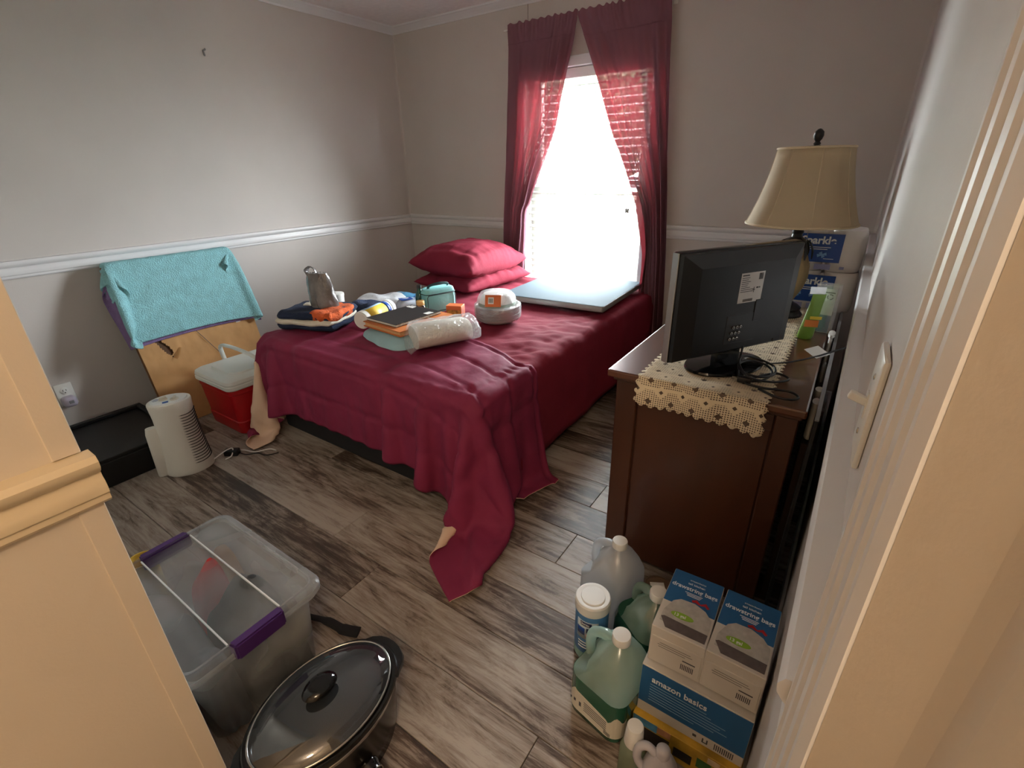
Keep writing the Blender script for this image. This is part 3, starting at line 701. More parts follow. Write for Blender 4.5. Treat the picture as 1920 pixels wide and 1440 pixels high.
# paper towel packs
m_wrap = mat('paper_towel_wrap', C(232,226,222), .3, var=.03, bump=.25, bs=26, coat=.3)
m_blue = mat('sparkle_blue', C(24,70,150), .35, var=.10); m_wprint = mat('white_print', C(236,238,240), .5, var=.01)
def towels(label, z0, x0, x1, rz):
    t = thing('paper_towel_pack', label, 'paper towels', ((x0+x1)/2, -.70, z0), rz, 'paper towel packs on the dresser'); w = x1-x0; h = .150
    for k in range(2):
        cx = -w/2+w*(k+.5)/2; bm = BM(); R_ = []
        for i in range(13):
            zz = h*i/12; q = 1-.10*abs(2*i/12-1)**6
            R_.append([(cx+p[0]*q, p[1]*q, zz) for p in rring(w/2+.002, .19, .05, 0, 6)])
        loft(bm, R_); ob('roll', bm, m_wrap, t, smooth=50)
    bm = BM(); box(bm, -.006, .006, -.088, .088, .004, h-.004, .003); ob('wrap_seam', bm, m_wrap, t)
    Mf = frame_m((0,-.0962,0), (1,0,0), (0,0,1))
    lb = bars('blue_label', [(-w*.46,w*.20,.035,.138)], m_blue, t, Mf, .0012)
    M2 = lambda x, z: frame_m((x,-.0976,z), (1,0,0), (0,0,1))
    text('lettering', 'Sparkle', .038, m_wprint, lb, M2(-w*.36,.102), bold=.0012)
    bars('small_print', [(-.075,.012,.088,.0905),(-.075,.002,.081,.0835),(-.005,.028,.047,.049)], m_wprint, lb, frame_m((0,-.0976,0),(1,0,0),(0,0,1)))
    for xx in (-.07, -.012):
        bm = BM()
        for a in range(4):
            b = a*PI/2+.4; tube(bm, [(0,0,0),(.016*math.cos(b),.010*math.sin(b),0)], [.0022,.006], 6, flat=.2)
        bmesh.ops.transform(bm, matrix=M2(xx,.062), verts=bm.verts[:]); ob('star_print', bm, mat('pale_blue_print', C(120,165,215), .5), lb)
    for rc in ((-w*.42,-w*.18,.008,.028),(-w*.12,w*.1,.008,.028),(w*.22,w*.28,.012,.022)): bars('side_print', [rc], mat('lilac_print', C(150,152,190), .5), t, Mf, .0011)
    return t
towels('lower pack of white paper towels with blue label behind the lamp', DZ, 2.865, 3.105, 0)
towels('upper pack of white paper towels with large blue label behind the lamp', DZ+.152, 2.858, 3.10, math.radians(1.5))

# green snack pouch, clear blister box, tag, cord
gp = thing('snack_pouch', 'narrow bright green foil snack pouch standing on the dresser', 'pouch', (2.990,-1.185,DZ), math.radians(18))
m_green = mat('green_foil', C(112,150,58), .3, var=.12, vs=14, bump=.3, bs=40)
n = 24; R_ = []
for z, wd_, dp in ((.0,.040,.022),(.012,.048,.030),(.05,.044,.030),(.09,.040,.022),(.12,.038,.014),(.14,.038,.004),(.150,.038,.0015)):
    R_.append([(wd_/2*math.cos(2*PI*i/n)+z*.10, dp/2*math.sin(2*PI*i/n), z) for i in range(n)])
bm = BM(); loft(bm, R_); ob('body', bm, m_green, gp, smooth=50)
bm = BM(); box(bm, -.014, .030, -.0015, .0015, .149, .172); ob('clear_top', bm, sheer('clear_film', (.85,.88,.9), clear=.5, gloss=.25, rough=.1, bump=.4), gp)
bars('print', [(-.014,.026,.045,.068)], mat('orange_print', C(206,120,48), .5), gp, frame_m((0,-.0175,0),(1,0,0),(0,0,1)))
bars('print', [(-.006,.028,.070,.080)], mat('yellow_print', C(214,190,60), .5), gp, frame_m((0.004,-.0165,0),(1,0,0),(0,0,1)))
bb = thing('blister_box', 'clear plastic box with blue and white card beside the green pouch', 'box', (3.025,-1.08,DZ), math.radians(-8))
bm = BM(); box(bm, -.034, .034, -.020, .020, 0, .165, .003, 2); ob('clear_shell', bm, sheer('clear_box', (.9,.93,.93), clear=.72, gloss=.14, rough=.06, bump=.2), bb)
bm = BM(); box(bm, -.029, .026, -.010, -.008, .002, .150); cd_ = ob('card', bm, mat('card_white', C(206,214,212), .5), bb)
bars('blue_panel', [(-.029,.026,.003,.062)], mat('card_blue', C(40,92,134), .5), cd_, frame_m((0,-.0101,0),(1,0,0),(0,0,1)))
bars('black_line', [(-.020,.022,.136,.140)], m_ink, cd_, frame_m((0,-.0101,0),(1,0,0),(0,0,1)))
for cx in (-.012, .010):
    bm = BM()
    for k in range(3):
        a = 2*PI*k/3+.5; b = a+1.5
        tube(bm, [(cx+.008*math.cos(a+(b-a)*i/5), .124+.008*math.sin(a+(b-a)*i/5), 0) for i in range(6)], .0018, 5, flat=.2)
    bmesh.ops.transform(bm, matrix=frame_m((0,-.0103,0),(1,0,0),(0,0,1)), verts=bm.verts[:]); ob('recycling_mark', bm, m_ink, cd_)
tg = thing('card_tag', 'small white card tag on a black cord at the dresser edge', 'tag', (3.032,-1.36,DZ), math.radians(-30))
bm = BM(); box(bm, -.022, .022, -.032, .032, .018, .0192, M=Matrix.Rotation(.35,4,'Y')); ob('tag_card', bm, m_white, tg)
bm = BM(); tube(bm, catmull([(-.01,.20,.03),(.03,.18,.05),(.045,.10,.035),(.03,.02,.02),(.02,-.03,.012),(.0,-.12,.005),(-.03,-.20,.004),(-.05,-.235,-.0)], 6), .0026, 6); ob('cord', bm, m_blkp, tg, smooth=60)
bm = BM(); box(bm, -.068, -.040, -.262, -.228, .0, .016, .004, 2); ob('adapter', bm, m_blkp, tg, smooth=40)

# black panel standing between dresser and wall, and clutter in that gap
bp_ = thing('black_sheet_board', 'tall thin black board standing on edge behind the dresser', 'board', (3.078,-1.15,0))
bm = BM(); box(bm, -.004, .004, -.66, .84, 0, .70, .001, M=Matrix.Rotation(-.008,4,'Z')); ob('board', bm, m_black, bp_)
bm = BM(); box(bm, -.0045, .0045, -.66, .84, .70, .7035, M=Matrix.Rotation(-.008,4,'Z')); ob('top_edge', bm, m_grey, bp_)

# ================================================================== RIGHT WALL
sw = thing('light_switch', 'white light switch plate on the right wall beside the door casing', 'light switch', (wx(-2.43)-.0005,-2.43,1.016), 0)
bm = BM(); box(bm, -.0065, 0, -.035, .035, -.057, .057, .003, 2); ob('plate', bm, m_white, sw, smooth=40)
bm = BM(); box(bm, -.0078, -.0060, -.006, .006, -.013, .013); ob('toggle_slot', bm, m_white, sw)
bm = BM(); box(bm, -.024, -.006, -.0042, .0042, -.004, .004, .001, M=Matrix.Rotation(.35,4,'Y')); ob('toggle', bm, m_white, sw)
for z in (-.030, .030):
    bm = BM(); lathe(bm, [(.0035,0),(.003,.001),(.0003,.0014)], 10); bmesh.ops.transform(bm, matrix=Matrix.Translation((-.0064,0,z)) @ Matrix.Rotation(-PI/2,4,'Y'), verts=bm.verts[:]); ob('screw', bm, m_steel, sw)
st = thing('strike_plate', 'small metal strike plate on the door jamb', 'strike plate', (3.090,-2.748,.52))
bm = BM(); box(bm, -.003, .002, -.008, .008, -.02, .02, .001); ob('plate', bm, m_steel, st)

# ================================================================== LEFT WALL
m_lav = mat('lavender_plastic', C(178,170,186), .3)
ot = thing('wall_outlet', 'white duplex wall outlet low on the left wall', 'outlet', (0,-2.468,.262))
bm = BM(); box(bm, 0, .005, -.035, .035, -.057, .057, .003, 2); ob('plate', bm, m_white, ot, smooth=40)
for z in (.020, -.020):
    bm = BM(); lathe(bm, [(.017,0),(.017,.002),(.016,.0028)], 20); bmesh.ops.transform(bm, matrix=Matrix.Translation((.005,0,z)) @ Matrix.Rotation(PI/2,4,'Y'), verts=bm.verts[:]); rc_ = ob('receptacle', bm, m_white, ot, smooth=40)
    for dy, hh in ((-.006,.005),(.006,.004)):
        bm = BM(); box(bm, .0072, .0082, dy-.0011, dy+.0011, z-hh+.003, z+hh+.003); ob('slot', bm, m_blkp, rc_)
    bm = BM(); lathe(bm, [(.0026,0),(.0026,.001)], 10); bmesh.ops.transform(bm, matrix=Matrix.Translation((.0072,0,z-.009)) @ Matrix.Rotation(PI/2,4,'Y'), verts=bm.verts[:]); ob('ground_hole', bm, m_blkp, rc_)
fr = thing('plug_in_freshener', 'lavender grey plug-in air freshener in the wall outlet', 'air freshener', (.0085,-2.470,.232))
bm = BM(); loft(bm, [[(x, p[0]*q, p[1]*q) for p in [(a_[0], a_[1]) for a_ in rring(.056,.052,.016,0,5)]] for x, q in ((0,.8),(.006,1),(.028,1),(.040,.9),(.046,.7),(.048,.3))]); ob('body', bm, m_lav, fr, smooth=50)
bm = BM(); box(bm, .046, .0495, -.008, .012, -.006, .010, .002); ob('window', bm, m_grey, fr)
hk = thing('wall_hook', 'small grey hook left on the bare left wall near the ceiling', 'hook', (0,-1.384,1.829))
bm = BM(); tube(bm, catmull([(.001,.010,.018),(.004,.008,.012),(.004,-.003,.006),(.006,-.002,-.012),(.012,-.006,-.016),(.012,-.010,-.010)], 5), [.003]*9+[.0045]*9+[.003]*8, 6); ob('wire', bm, m_grey, hk, smooth=60)
# leaning kraft-paper framed picture (seen from its back)
pf = thing('framed_picture', 'brown paper backed picture frame leaning against the left wall', 'picture frame', (.262,-1.855,0))
LA = math.atan2(.20,.84)
ML = Matrix.Rotation(-LA, 4, 'Y')
m_kraft = mat('kraft_paper', C(196,150,98), .75, var=.12, vs=7, bump=.35, bs=9)
bm = BM(); box(bm, -.022, -.012, -.312, .312, .0, .86, .002, M=ML); ob('frame', bm, mat('frame_side_wood', C(120,84,52), .6), pf)
nx, ny = 100, 140; P = np.zeros((nx, ny, 3))
for i in range(nx):
    for j in range(ny):
        y = -.308+.616*i/(nx-1); z = .004+.852*j/(ny-1); P[i,j] = ML @ Vector((-.0025+.0030*nz(y*14,z*11,1)+.0022*nz(y*34,z*30,4)*math.exp(-((z-.5)/.2)**2), y, z))
bm = BM(); V = grid(bm, P)
kill = [f_ for f_ in bm.faces if (lambda c_: ((c_.y+.20+ (c_.z-.42)*.45)/.018)**2+((c_.z-.415)/.058)**2 < 1+1.1*nz(c_.y*60, c_.z*60, 3))(f_.calc_center_median())]
bmesh.ops.delete(bm, geom=kill, context='FACES'); ob('backing_paper', bm, m_kraft, pf, smooth=180)
bm = BM(); box(bm, -.0115, -.0105, -.28, .28, .06, .80, M=ML); ob('inner_board', bm, mat('inner_board', C(92,66,46), .8), pf)
bm = BM(); box(bm, .001, .0022, -.016, .010, -.018, .018, .0005, M=Matrix.Translation((0,0,0)));
bmesh.ops.transform(bm, matrix=ML @ Matrix.Translation((-.002,.215,.47)), verts=bm.verts[:]); ob('sticker', bm, m_white, pf)
fl_ = BM(); tube(fl_, [ML @ Vector(p) for p in catmull([(.0,-.13,.40),(.012,-.15,.37),(.010,-.17,.35)], 4)], .010, 6, flat=.15); ob('torn_flap', fl_, m_kraft, pf)
bm = BM(); tube(bm, [ML @ Vector(p) for p in catmull([(.003,-.08,.56),(.004,-.02,.46),(.004,.03,.36),(.004,.06,.30)], 5)], .0014, 5); ob('hanging_wire', bm, m_ink, pf)
# towels over its top
def towel(name, label, yc, w, front, back, off, m, seed, skew=0.0):
    nu, nv = 50, 48; tot = front+back; du = w/(nu-1); dv = tot/(nv-1); rad = .006+off
    top = ML @ Vector((-.012, 0, .86)); tx = pf.location.x+top.x; tz = top.z
    X = np.zeros((nu, nv, 3)); fx = np.zeros((nu, nv), bool)
    for i in range(nu):
        for j in range(nv):
            s = j*dv-back; y = yc-w/2+i*du+skew*s
            fr_ = Vector((math.sin(LA), 0, -math.cos(LA)))
            if s < 0: p = Vector((max(.012, tx-.020-off*.5+.19*min(0, s+.01)*-1), y, tz+.004+off+s))
            else: p = Vector((tx+.012+off, y, tz+.004+off))+fr_*s
            X[i,j] = p
    fx = ((np.arange(nv)*dv-back) < dv*.8)[None,:] & (np.abs(X[:,:,1]+1.855) < .305)
    pl0 = pf.location.copy(); nrm_ = np.array((math.cos(LA), 0, math.sin(LA)))
    P0 = np.array(pl0) + nrm_*(.0)
    def colf(p):
        h0 = (p[:,1] > -1.855-.315) & (p[:,1] < -1.855+.315)
        d = (p-P0) @ nrm_
        zl = (p-P0)[:,2]
        fr_ = h0 & (p[:,0] > tx-.004) & (d < rad) & (zl < tz+.02)
        p[fr_] += nrm_*(rad-d[fr_])[:,None]
        bk = h0 & (p[:,0] <= tx-.004) & (d > -.028-rad); p[bk] -= nrm_*(d[bk]+.028+rad)[:,None]
        wl = p[:,0] < .008; p[wl,0] = .008
        c_ = push_floor(p, .01); return fr_ | wl | c_
    rs_ = np.random.RandomState(seed); X += rs_.normal(0, .0012, X.shape)
    Y = drape(X, du, dv, fx, colf, steps=100, iters=9, damp=.97, bend=.15, shear=.35)
    bm = BM(); grid(bm, Y); o = ob(name, bm, m, None, smooth=180); solid(o, .006, 0); subd(o, 1); return tag(o, label, 'towel')
m_teal = mat('teal_terry', C(150,208,216), .95, var=.10, vs=26, bump=1.0, bs=170)
m_purp = mat('purple_terry', C(146,122,172), .95, var=.10, vs=26, bump=.9, bs=240)
towel('towel', 'purple towel mostly hidden beneath the teal towel', -1.85, .80, .335, .14, .0, m_purp, 1)
towel('towel', 'teal terry towel draped over the top of the leaning picture frame', -1.85, .86, .345, .17, .022, m_teal, 2)
# long low black box along the wall
bk = thing('black_box', 'long low black wooden box on the floor along the left wall', 'box', (.35,-2.42,0))
bm = BM(); box(bm, -.26, .26, -.40, .20, 0, .118, .004); ob('body', bm, m_black, bk)
for x0, x1, y0, y1 in ((-.26,-.235,-.40,.20),(.235,.26,-.40,.20),(-.235,.235,-.40,-.375),(-.235,.235,.175,.20)):
    bm = BM(); box(bm, x0, x1, y0, y1, .118, .136, .003); ob('raised_rim', bm, m_black, bk)

# ================================================================== FLOOR, LEFT: cooler, air purifier, adapter
ck = thing('cooler', 'red cooler box with white lid and white carry handle', 'cooler', (.505,-1.81,0))
m_redp = mat('red_plastic', C(178,22,30), .38, var=.08); m_lid = mat('cooler_white', C(222,226,222), .4, var=.03)
def rr_loft(bm, spec, k=5):
    loft(bm, [[(p[0], p[1], z) for p in rring(w, d, r_, z, k)] for w, d, r_, z in spec])
bm = BM(); rr_loft(bm, [(.31,.36,.03,0),(.325,.375,.035,.006),(.335,.385,.035,.07),(.328,.378,.035,.075),(.33,.38,.035,.09),(.345,.395,.035,.225),(.352,.402,.035,.23),(.352,.402,.035,.258)]); ob('body', bm, m_redp, ck, smooth=30)
bm = BM(); rr_loft(bm, [(.365,.415,.04,.255),(.372,.422,.04,.26),(.372,.422,.04,.275),(.366,.416,.04,.279),(.366,.416,.04,.283),(.370,.420,.04,.287),(.362,.412,.04,.302),(.33,.38,.035,.312)]); ob('lid', bm, m_lid, ck, smooth=30)
bm = BM(); rr_loft(bm, [(.25,.30,.05,.310),(.24,.29,.05,.320),(.20,.25,.05,.323)]); ob('lid_panel', bm, m_lid, ck, smooth=30)
bm = BM(); tube(bm, catmull([(-.196,-.02,.25),(-.197,-.03,.33),(-.17,-.04,.388),(-.07,-.045,.405),(.07,-.045,.405),(.17,-.04,.388),(.197,-.03,.33),(.196,-.02,.25)], 5), .012, 8, flat=.6); hnd = ob('handle', bm, m_lid, ck, smooth=50)
for sx in (-1,1):
    bm = BM(); box(bm, sx*.192-.010, sx*.192+.010, -.04, .0, .235, .285, .004, 2); ob('hinge', bm, m_lid, hnd)

ap = thing('air_purifier', 'white oval tower air purifier with curved vent slots', 'air purifier', (.735,-2.285,0), math.radians(72))
m_apw = mat('purifier_white', C(226,222,212), .42, var=.02)
def apr(z):   # taper: wide at bottom, waist, flare to the top
    t = z/.345; return .082-.016*t+.006*math.sin(PI*t)*-1+.008*max(0,t-.8)*5*.5
n = 48
def oval(z, k=1.0, cy=0): return [(apr(z)*1.20*k*math.cos(2*PI*i/n), cy+apr(z)*.98*k*math.sin(2*PI*i/n), z) for i in range(n)]
bm = BM(); loft(bm, [oval(0,.97), oval(.006), *[oval(.345*i/14) for i in range(1,14)], oval(.338), oval(.345,.97)]); ob('housing', bm, m_apw, ap, smooth=40)
bm = BM(); loft(bm, [[(p[0]*.9, p[1]*.9, .3452) for p in oval(.345,.93)], [(p[0]*.9, p[1]*.9, .3500) for p in oval(.345,.91)], [(p[0]*.9, p[1]*.9, .3480) for p in oval(.345,.80)]]); ob('control_top', bm, m_white, ap, smooth=40)
for x, y, a in ((-.018,.012,.4),(.022,-.012,1.2)):
    bm = BM(); lathe(bm, [(.017,.3475),(.017,.351),(.015,.353)], 20, c=(0,0)); box(bm, -.014, .014, -.004, .004, .352, .361, .003, 2)
    bmesh.ops.transform(bm, matrix=Matrix.Translation((x,y,0)) @ Matrix.Rotation(a,4,'Z'), verts=bm.verts[:]); ob('dial', bm, mat('dial_ivory', C(206,200,184), .4), ap, smooth=40)
bars('blue_sticker', [(-.024,-.002,-.036,-.020)], m_blue, ap, Matrix.Translation((0,0,.3482)), .001)
bm = BM(); tube(bm, [(-.045+.013*math.cos(2*PI*i/24), .022+.013*math.sin(2*PI*i/24)*.8, .3485) for i in range(24)], .0008, 5, closed=True); ob('round_logo', bm, m_blue, ap)
bars('logo_text', [(-.053,-.037,.021,.0235)], m_blue, ap, Matrix.Translation((0,0,.3485)), .0008)
m_slot = mat('slot_dark', C(30,26,22), .8)
for k in range(19):
    z = .285-k*.0132; pts = []
    for i in range(12):
        a = math.radians(-78+76*i/11); rr_ = apr(z)+.0008
        zz = z + .010*(i/11)**2 + (.004*math.sin(i/11*PI) * -1)
        pts.append((apr(zz)*1.20*math.cos(a)*1.003, apr(zz)*.98*math.sin(a)*1.003, zz))
    bm = BM(); tube(bm, pts, [.0006]+[.0044]*10+[.0006], 5, flat=.35); ob('vent_slot', bm, m_slot, ap)
bm = BM(); rr_loft(bm, [(.075,.05,.015,.002),(.08,.055,.018,.008),(.066,.05,.018,.21),(.055,.035,.015,.235)]); bmesh.ops.transform(bm, matrix=Matrix.Translation((-.088,.005,0)), verts=bm.verts[:]); ob('rear_housing', bm, m_apw, ap, smooth=40)

ad = thing('power_adapter', 'black power strip block with white and black cords beside the purifier', 'power adapter', (.80,-2.125,0), math.radians(35))
bm = BM(); box(bm, -.035, .03, -.018, .018, 0, .030, .004, 2); ob('block', bm, m_blkp, ad, smooth=40)
for k, (mm, pts) in enumerate(((m_white,[(-.06,-.06,.012),(-.02,-.02,.034),(.005,.0,.035),(.01,-.03,.012),(-.01,-.05,.006)]),(m_white,[(-.05,.01,.006),(.03,.028,.008),(.10,.012,.005),(.16,.035,.005),(.20,.02,.005)]),(m_blkp,[(.03,.0,.012),(.07,-.012,.006),(.12,.0,.005),(.17,-.02,.005),(.22,.0,.005)]))):
    bm = BM(); tube(bm, catmull(pts, 5), .0028, 6); ob('cord', bm, mm, ad, smooth=60)

# ================================================================== FLOOR, FRONT LEFT: storage tote and slow cooker
to = thing('storage_tote', 'clear plastic storage tote with lid and purple latches', 'storage box', (1.875,-2.683,0))
m_clear = sheer('frosted_plastic', C(205,205,202), clear=.72, gloss=.05, rough=.25, trans=.45, vs=5)
m_clearlid = sheer('frosted_lid', C(196,198,200), clear=.84, gloss=.06, rough=.25, trans=.45, vs=4)
m_purple = mat('purple_latch', C(66,34,92), .35, var=.06)
bm = BM(); R_ = [[(p[0],p[1],z) for p in rring(w, d, .03, z, 5)] for w, d, z in ((.38,.25,.004),(.40,.27,.012),(.44,.295,.245),(.475,.325,.250),(.478,.328,.268))]
loft(bm, R_, cap1=False); b_ = ob('bin', bm, m_clear, to, smooth=40); solid(b_, .002, -1)
bm = BM(); rr_loft(bm, [(.490,.340,.035,.262),(.496,.346,.035,.268),(.496,.346,.035,.284),(.486,.336,.035,.290),(.455,.305,.03,.290),(.45,.30,.03,.283)]); ob('lid', bm, m_clearlid, to, smooth=40)
bm = BM(); tube(bm, [(p[0],p[1],.291) for p in rring(.462,.312,.03,0,5)], .0025, 6, closed=True); ob('lid_rim', bm, m_clearlid, to, smooth=50)
for y in (-.062, .062):
    bm = BM(); box(bm, -.226, .226, y-.0016, y+.0016, .2835, .289); ob('lid_rib', bm, mat('milky_rib', C(210,210,210), .4), to)
for sx in (-1, 1):
    bm = BM(); prism_z(bm, [(sx*.226,-.062),(sx*.252,-.058),(sx*.252,.058),(sx*.226,.062)], .250, .294)
    bmesh.ops.bevel(bm, geom=bm.edges[:], offset=.004, segments=2, affect='EDGES'); ob('latch', bm, m_purple, to, smooth=40)
# contents
def cloth_lump(name, label, cat, loc, w, d, h, m, seed, rz=0, grp=None, rough=.35):
    n = 26; top = np.zeros((n, n, 3)); bot = np.zeros((n, n, 3))
    for i in range(n):
        for j in range(n):
            a, b = -1+2*i/(n-1), -1+2*j/(n-1); k = max(0,(1-abs(a)**4)*(1-abs(b)**4))**.5; cr = 1-.13*(abs(a*b))**3
            x, y = a*w/2*cr*(1+.05*nz(b*2,seed)), b*d/2*cr*(1+.05*nz(a*2,seed+5)); top[i,j] = (x, y, .001+h*k*(1+rough*nz(x*12, y*12, seed))); bot[i,j] = (x, y, 0)
    bm = BM(); grid(bm, top); grid(bm, bot[::-1]); bmesh.ops.remove_doubles(bm, verts=bm.verts[:], dist=.0015)
    o = ob(name, bm, m, None, smooth=60); o.location = loc; o.rotation_euler.z = rz; return tag(o, label, cat, grp)
cloth_lump('folded_clothes', 'dark grey folded clothes filling the right half of the clear tote', 'clothes', (1.95,-2.640,.012), .26, .18, .235, mat('dark_grey_cloth', C(46,50,54), .9, bump=.3), 11)
cloth_lump('folded_clothes', 'light grey folded clothes at the near end of the clear tote', 'clothes', (1.93,-2.765,.012), .30, .075, .22, mat('mid_grey_cloth', C(96,100,106), .9, bump=.3), 12)
cloth_lump('red_pouch', 'bright red pouch inside the clear tote', 'pouch', (1.775,-2.655,.012), .08, .10, .245, mat('red_cloth', C(196,38,36), .8), 13)
cloth_lump('tan_pouch', 'tan paper pouch inside the clear tote beside the red one', 'pouch', (1.725,-2.58,.012), .08, .06, .235, mat('tan_cloth', C(196,158,112), .8), 14)
cloth_lump('folded_clothes', 'pinkish folded clothes at the far end of the clear tote', 'clothes', (1.735,-2.755,.012), .10, .10, .20, mat('pink_cloth', C(170,140,136), .9), 15)
bk2 = thing('dark_strap', 'dark strap end lying on the floor behind the tote', 'strap', (2.03,-2.47,0))
bm = BM(); tube(bm, catmull([(-.10,-.02,.010),(-.03,.0,.016),(.03,.01,.012),(.075,.03,.008)], 5), [.010]*5+[.014]*5+[.018]*6, 8, flat=.45); ob('webbing', bm, m_blackcloth, bk2, smooth=60)
tube_y = thing('yellow_cup', 'yellow cup rim peeking out behind the tote', 'cup', (1.60,-2.735,0))
bm = BM(); lathe(bm, [(.025,0),(.030,.10),(.034,.25),(.036,.262),(.033,.262),(.030,.25),(.022,.02)], 24); ob('body', bm, mat('yellow_plastic', C(214,178,70), .4), tube_y, smooth=40)

sc = thing('slow_cooker', 'black oval slow cooker with glass lid beside the tote', 'slow cooker', (2.312,-2.672,0), math.radians(86))
AX, AY = 1.42, 1.0     # oval: long axis local x
m_crock = mat('cooker_black', C(18,17,16), .22, var=.2); m_stone = mat('stoneware_black', C(12,12,12), .12, var=.1)
bm = BM(); lathe(bm, [(.098,0),(.106,.008),(.112,.06),(.116,.13),(.117,.150)], 48, sx=AX, sy=AY); ob('base', bm, m_crock, sc, smooth=40)
bm = BM(); lathe(bm, [(.1175,.148),(.1185,.151),(.1185,.157),(.116,.160)], 48, sx=AX, sy=AY, cap0=False, cap1=False); ob('steel_band', bm, m_steel, sc, smooth=40)
bm = BM(); lathe(bm, [(.112,.155),(.121,.164),(.124,.172),(.121,.179),(.110,.181),(.104,.176),(.100,.150),(.09,.06),(.06,.04),(.001,.038)], 48, sx=AX, sy=AY, cap0=False, cap1=False); ob('stoneware_pot', bm, m_stone, sc, smooth=50)
for sx in (-1, 1):
    bm = BM(); R_ = []
    for t_ in np.linspace(-.55, .55, 9):
        a = t_ if sx > 0 else PI-t_; k = 1-abs(t_/.58)**3
        c_ = Vector((.118*AX*math.cos(a), .118*AY*math.sin(a), .160)); o_ = Vector((math.cos(a), math.sin(a)*1.2, 0)).normalized()
        R_.append([c_-o_*.006+Vector((0,0,.006)), c_+o_*(.020*k+.006)+Vector((0,0,.010)), c_+o_*(.024*k+.006)+Vector((0,0,-.002)), c_+o_*(.018*k+.004)+Vector((0,0,-.012)), c_-o_*.006+Vector((0,0,-.012))])
    loft(bm, R_); ob('handle', bm, m_blkp, sc, smooth=40)
m_cglass = sheer('smoked_glass', C(70,76,82), clear=.62, gloss=.16, rough=.05, tint=(.70,.74,.78), trans=.2)
bm = BM(); lathe(bm, [(.111,.184),(.108,.189),(.095,.199),(.07,.208),(.035,.213),(.001,.2145)], 48, sx=AX, sy=AY, cap0=False, cap1=False); lid_ = ob('glass_lid', bm, m_cglass, sc, smooth=60)
bm = BM(); tube(bm, [(.1115*AX*math.cos(2*PI*i/60), .1115*AY*math.sin(2*PI*i/60), .185) for i in range(60)], .0028, 8, closed=True); ob('lid_rim', bm, m_steel, lid_, smooth=50)
bm = BM(); lathe(bm, [(.010,.213),(.010,.222),(.028,.226),(.031,.232),(.027,.240),(.015,.243),(.001,.2425)], 28, sx=1.25, sy=.9); ob('lid_knob', bm, m_blkg, lid_, smooth=50)
kn = Vector((.01, -.1165, .062)); bm = BM(); lathe(bm, [(.022,0),(.022,.008),(.019,.012),(.018,.024),(.016,.026)], 24); box(bm, -.003, .003, -.018, .018, .024, .034, .002)
bmesh.ops.transform(bm, matrix=Matrix.Translation(kn) @ Matrix.Rotation(PI/2,4,'X'), verts=bm.verts[:]); kd = ob('control_dial', bm, m_blkg, sc, smooth=40)
bm = BM(); tube(bm, [(kn.x+.0185*math.cos(2*PI*i/28), kn.y-.026, kn.z+.0185*math.sin(2*PI*i/28)) for i in range(28)], .0016, 6, closed=True); ob('chrome_ring', bm, m_steel, kd, smooth=60)
bm = BM(); tube(bm, catmull([(-.15,.06,.05),(-.19,.10,.06),(-.21,.06,.02),(-.20,.0,.004),(-.17,-.03,.004)], 6), .0034, 7); ob('power_cord', bm, m_blkp, sc, smooth=60)

# ================================================================== FLOOR, FRONT RIGHT: jugs, wipes, boxes
def jug(label, loc, rz, mb, capm, fill=None, fm=None, lab=None, grp=None):
    t = thing('plastic_jug', label, 'jug', loc, rz, grp); k = 6
    spec = [(.135,.135,.03,0),(.148,.148,.032,.006),(.150,.150,.034,.05),(.150,.150,.034,.135),(.146,.146,.040,.165),(.128,.128,.050,.195),(.096,.096,.046,.222),(.055,.055,.027,.240),(.036,.036,.0178,.247),(.036,.036,.0178,.258)]
    R_ = [[(p[0]+ (.018*max(0,(z-.12)/.14)), p[1], z) for p in rring(w, d, r_, z, k)] for w, d, r_, z in spec]
    # pull the grip side in above the waist so the handle loop stands free
    for ri, (w, d, r_, z) in enumerate(spec):
        if .15 < z < .235:
            R_[ri] = [(max(x, -.028) if abs(y) < .2 else x, y, zz) for x, y, zz in R_[ri]]
    bm = BM(); loft(bm, R_); ob('bottle', bm, mb, t, smooth=50)
    if fill:
        sp2 = [s_ for s_ in spec if s_[3] <= fill]; bm = BM()
        loft(bm, [[(p[0]*1.006+(.018*max(0,(z-.12)/.14)), p[1]*1.006, z+.0004) for p in rring(w, d, r_, z, k)] for w, d, r_, z in sp2]); ob('liquid', bm, fm, t, smooth=50)
    bm = BM(); tube(bm, catmull([(.0,0,.236),(-.030,0,.232),(-.056,0,.212),(-.064,0,.180),(-.062,0,.150),(-.050,0,.130)], 5), [.014]*5+[.0125]*16+[.015]*5, 10); ob('handle', bm, mb, t, smooth=60)
    bm = BM(); lathe(bm, [(.021,.250),(.0215,.252),(.0215,.268),(.020,.271),(.001,.272)], 28, c=(.018,0)); cp = ob('cap', bm, capm, t, smooth=40)
    for i in range(28):
        pass
    if lab:
        bm = BM(); ring0 = rring(.1515,.1515,.0345,0,8); R0 = [p for p in ring0 if p[1] < .02 and p[0] > -.078]
        R0 = sorted(R0, key=lambda p: math.atan2(p[1], p[0])); R0 = [p for p in R0 if math.atan2(p[1], p[0]) < 0]
        loft(bm, [[(p[0], p[1], .022) for p in R0], [(p[0], p[1], .085+.012*math.sin(i*1.1)) for i, p in enumerate(R0)]], False, False, closed=False)
        l_ = ob('label', bm, mat('jug_label', C(208,204,190), .6, var=.06), t); solid(l_, .0006, 1)
        bars('label_print', [(-.050,-.044,.050,.060),(-.034,-.028,.045,.06),(-.060,-.056,.05,.058)]+[(-.02,.045,.070-q*.007,.0722-q*.007) for q in range(5)]+[(.04+q*.003,.0415+q*.003,.028,.040) for q in range(6)], m_ink, l_, frame_m((0,-.0765,0),(1,0,0),(0,0,1)))
    return t
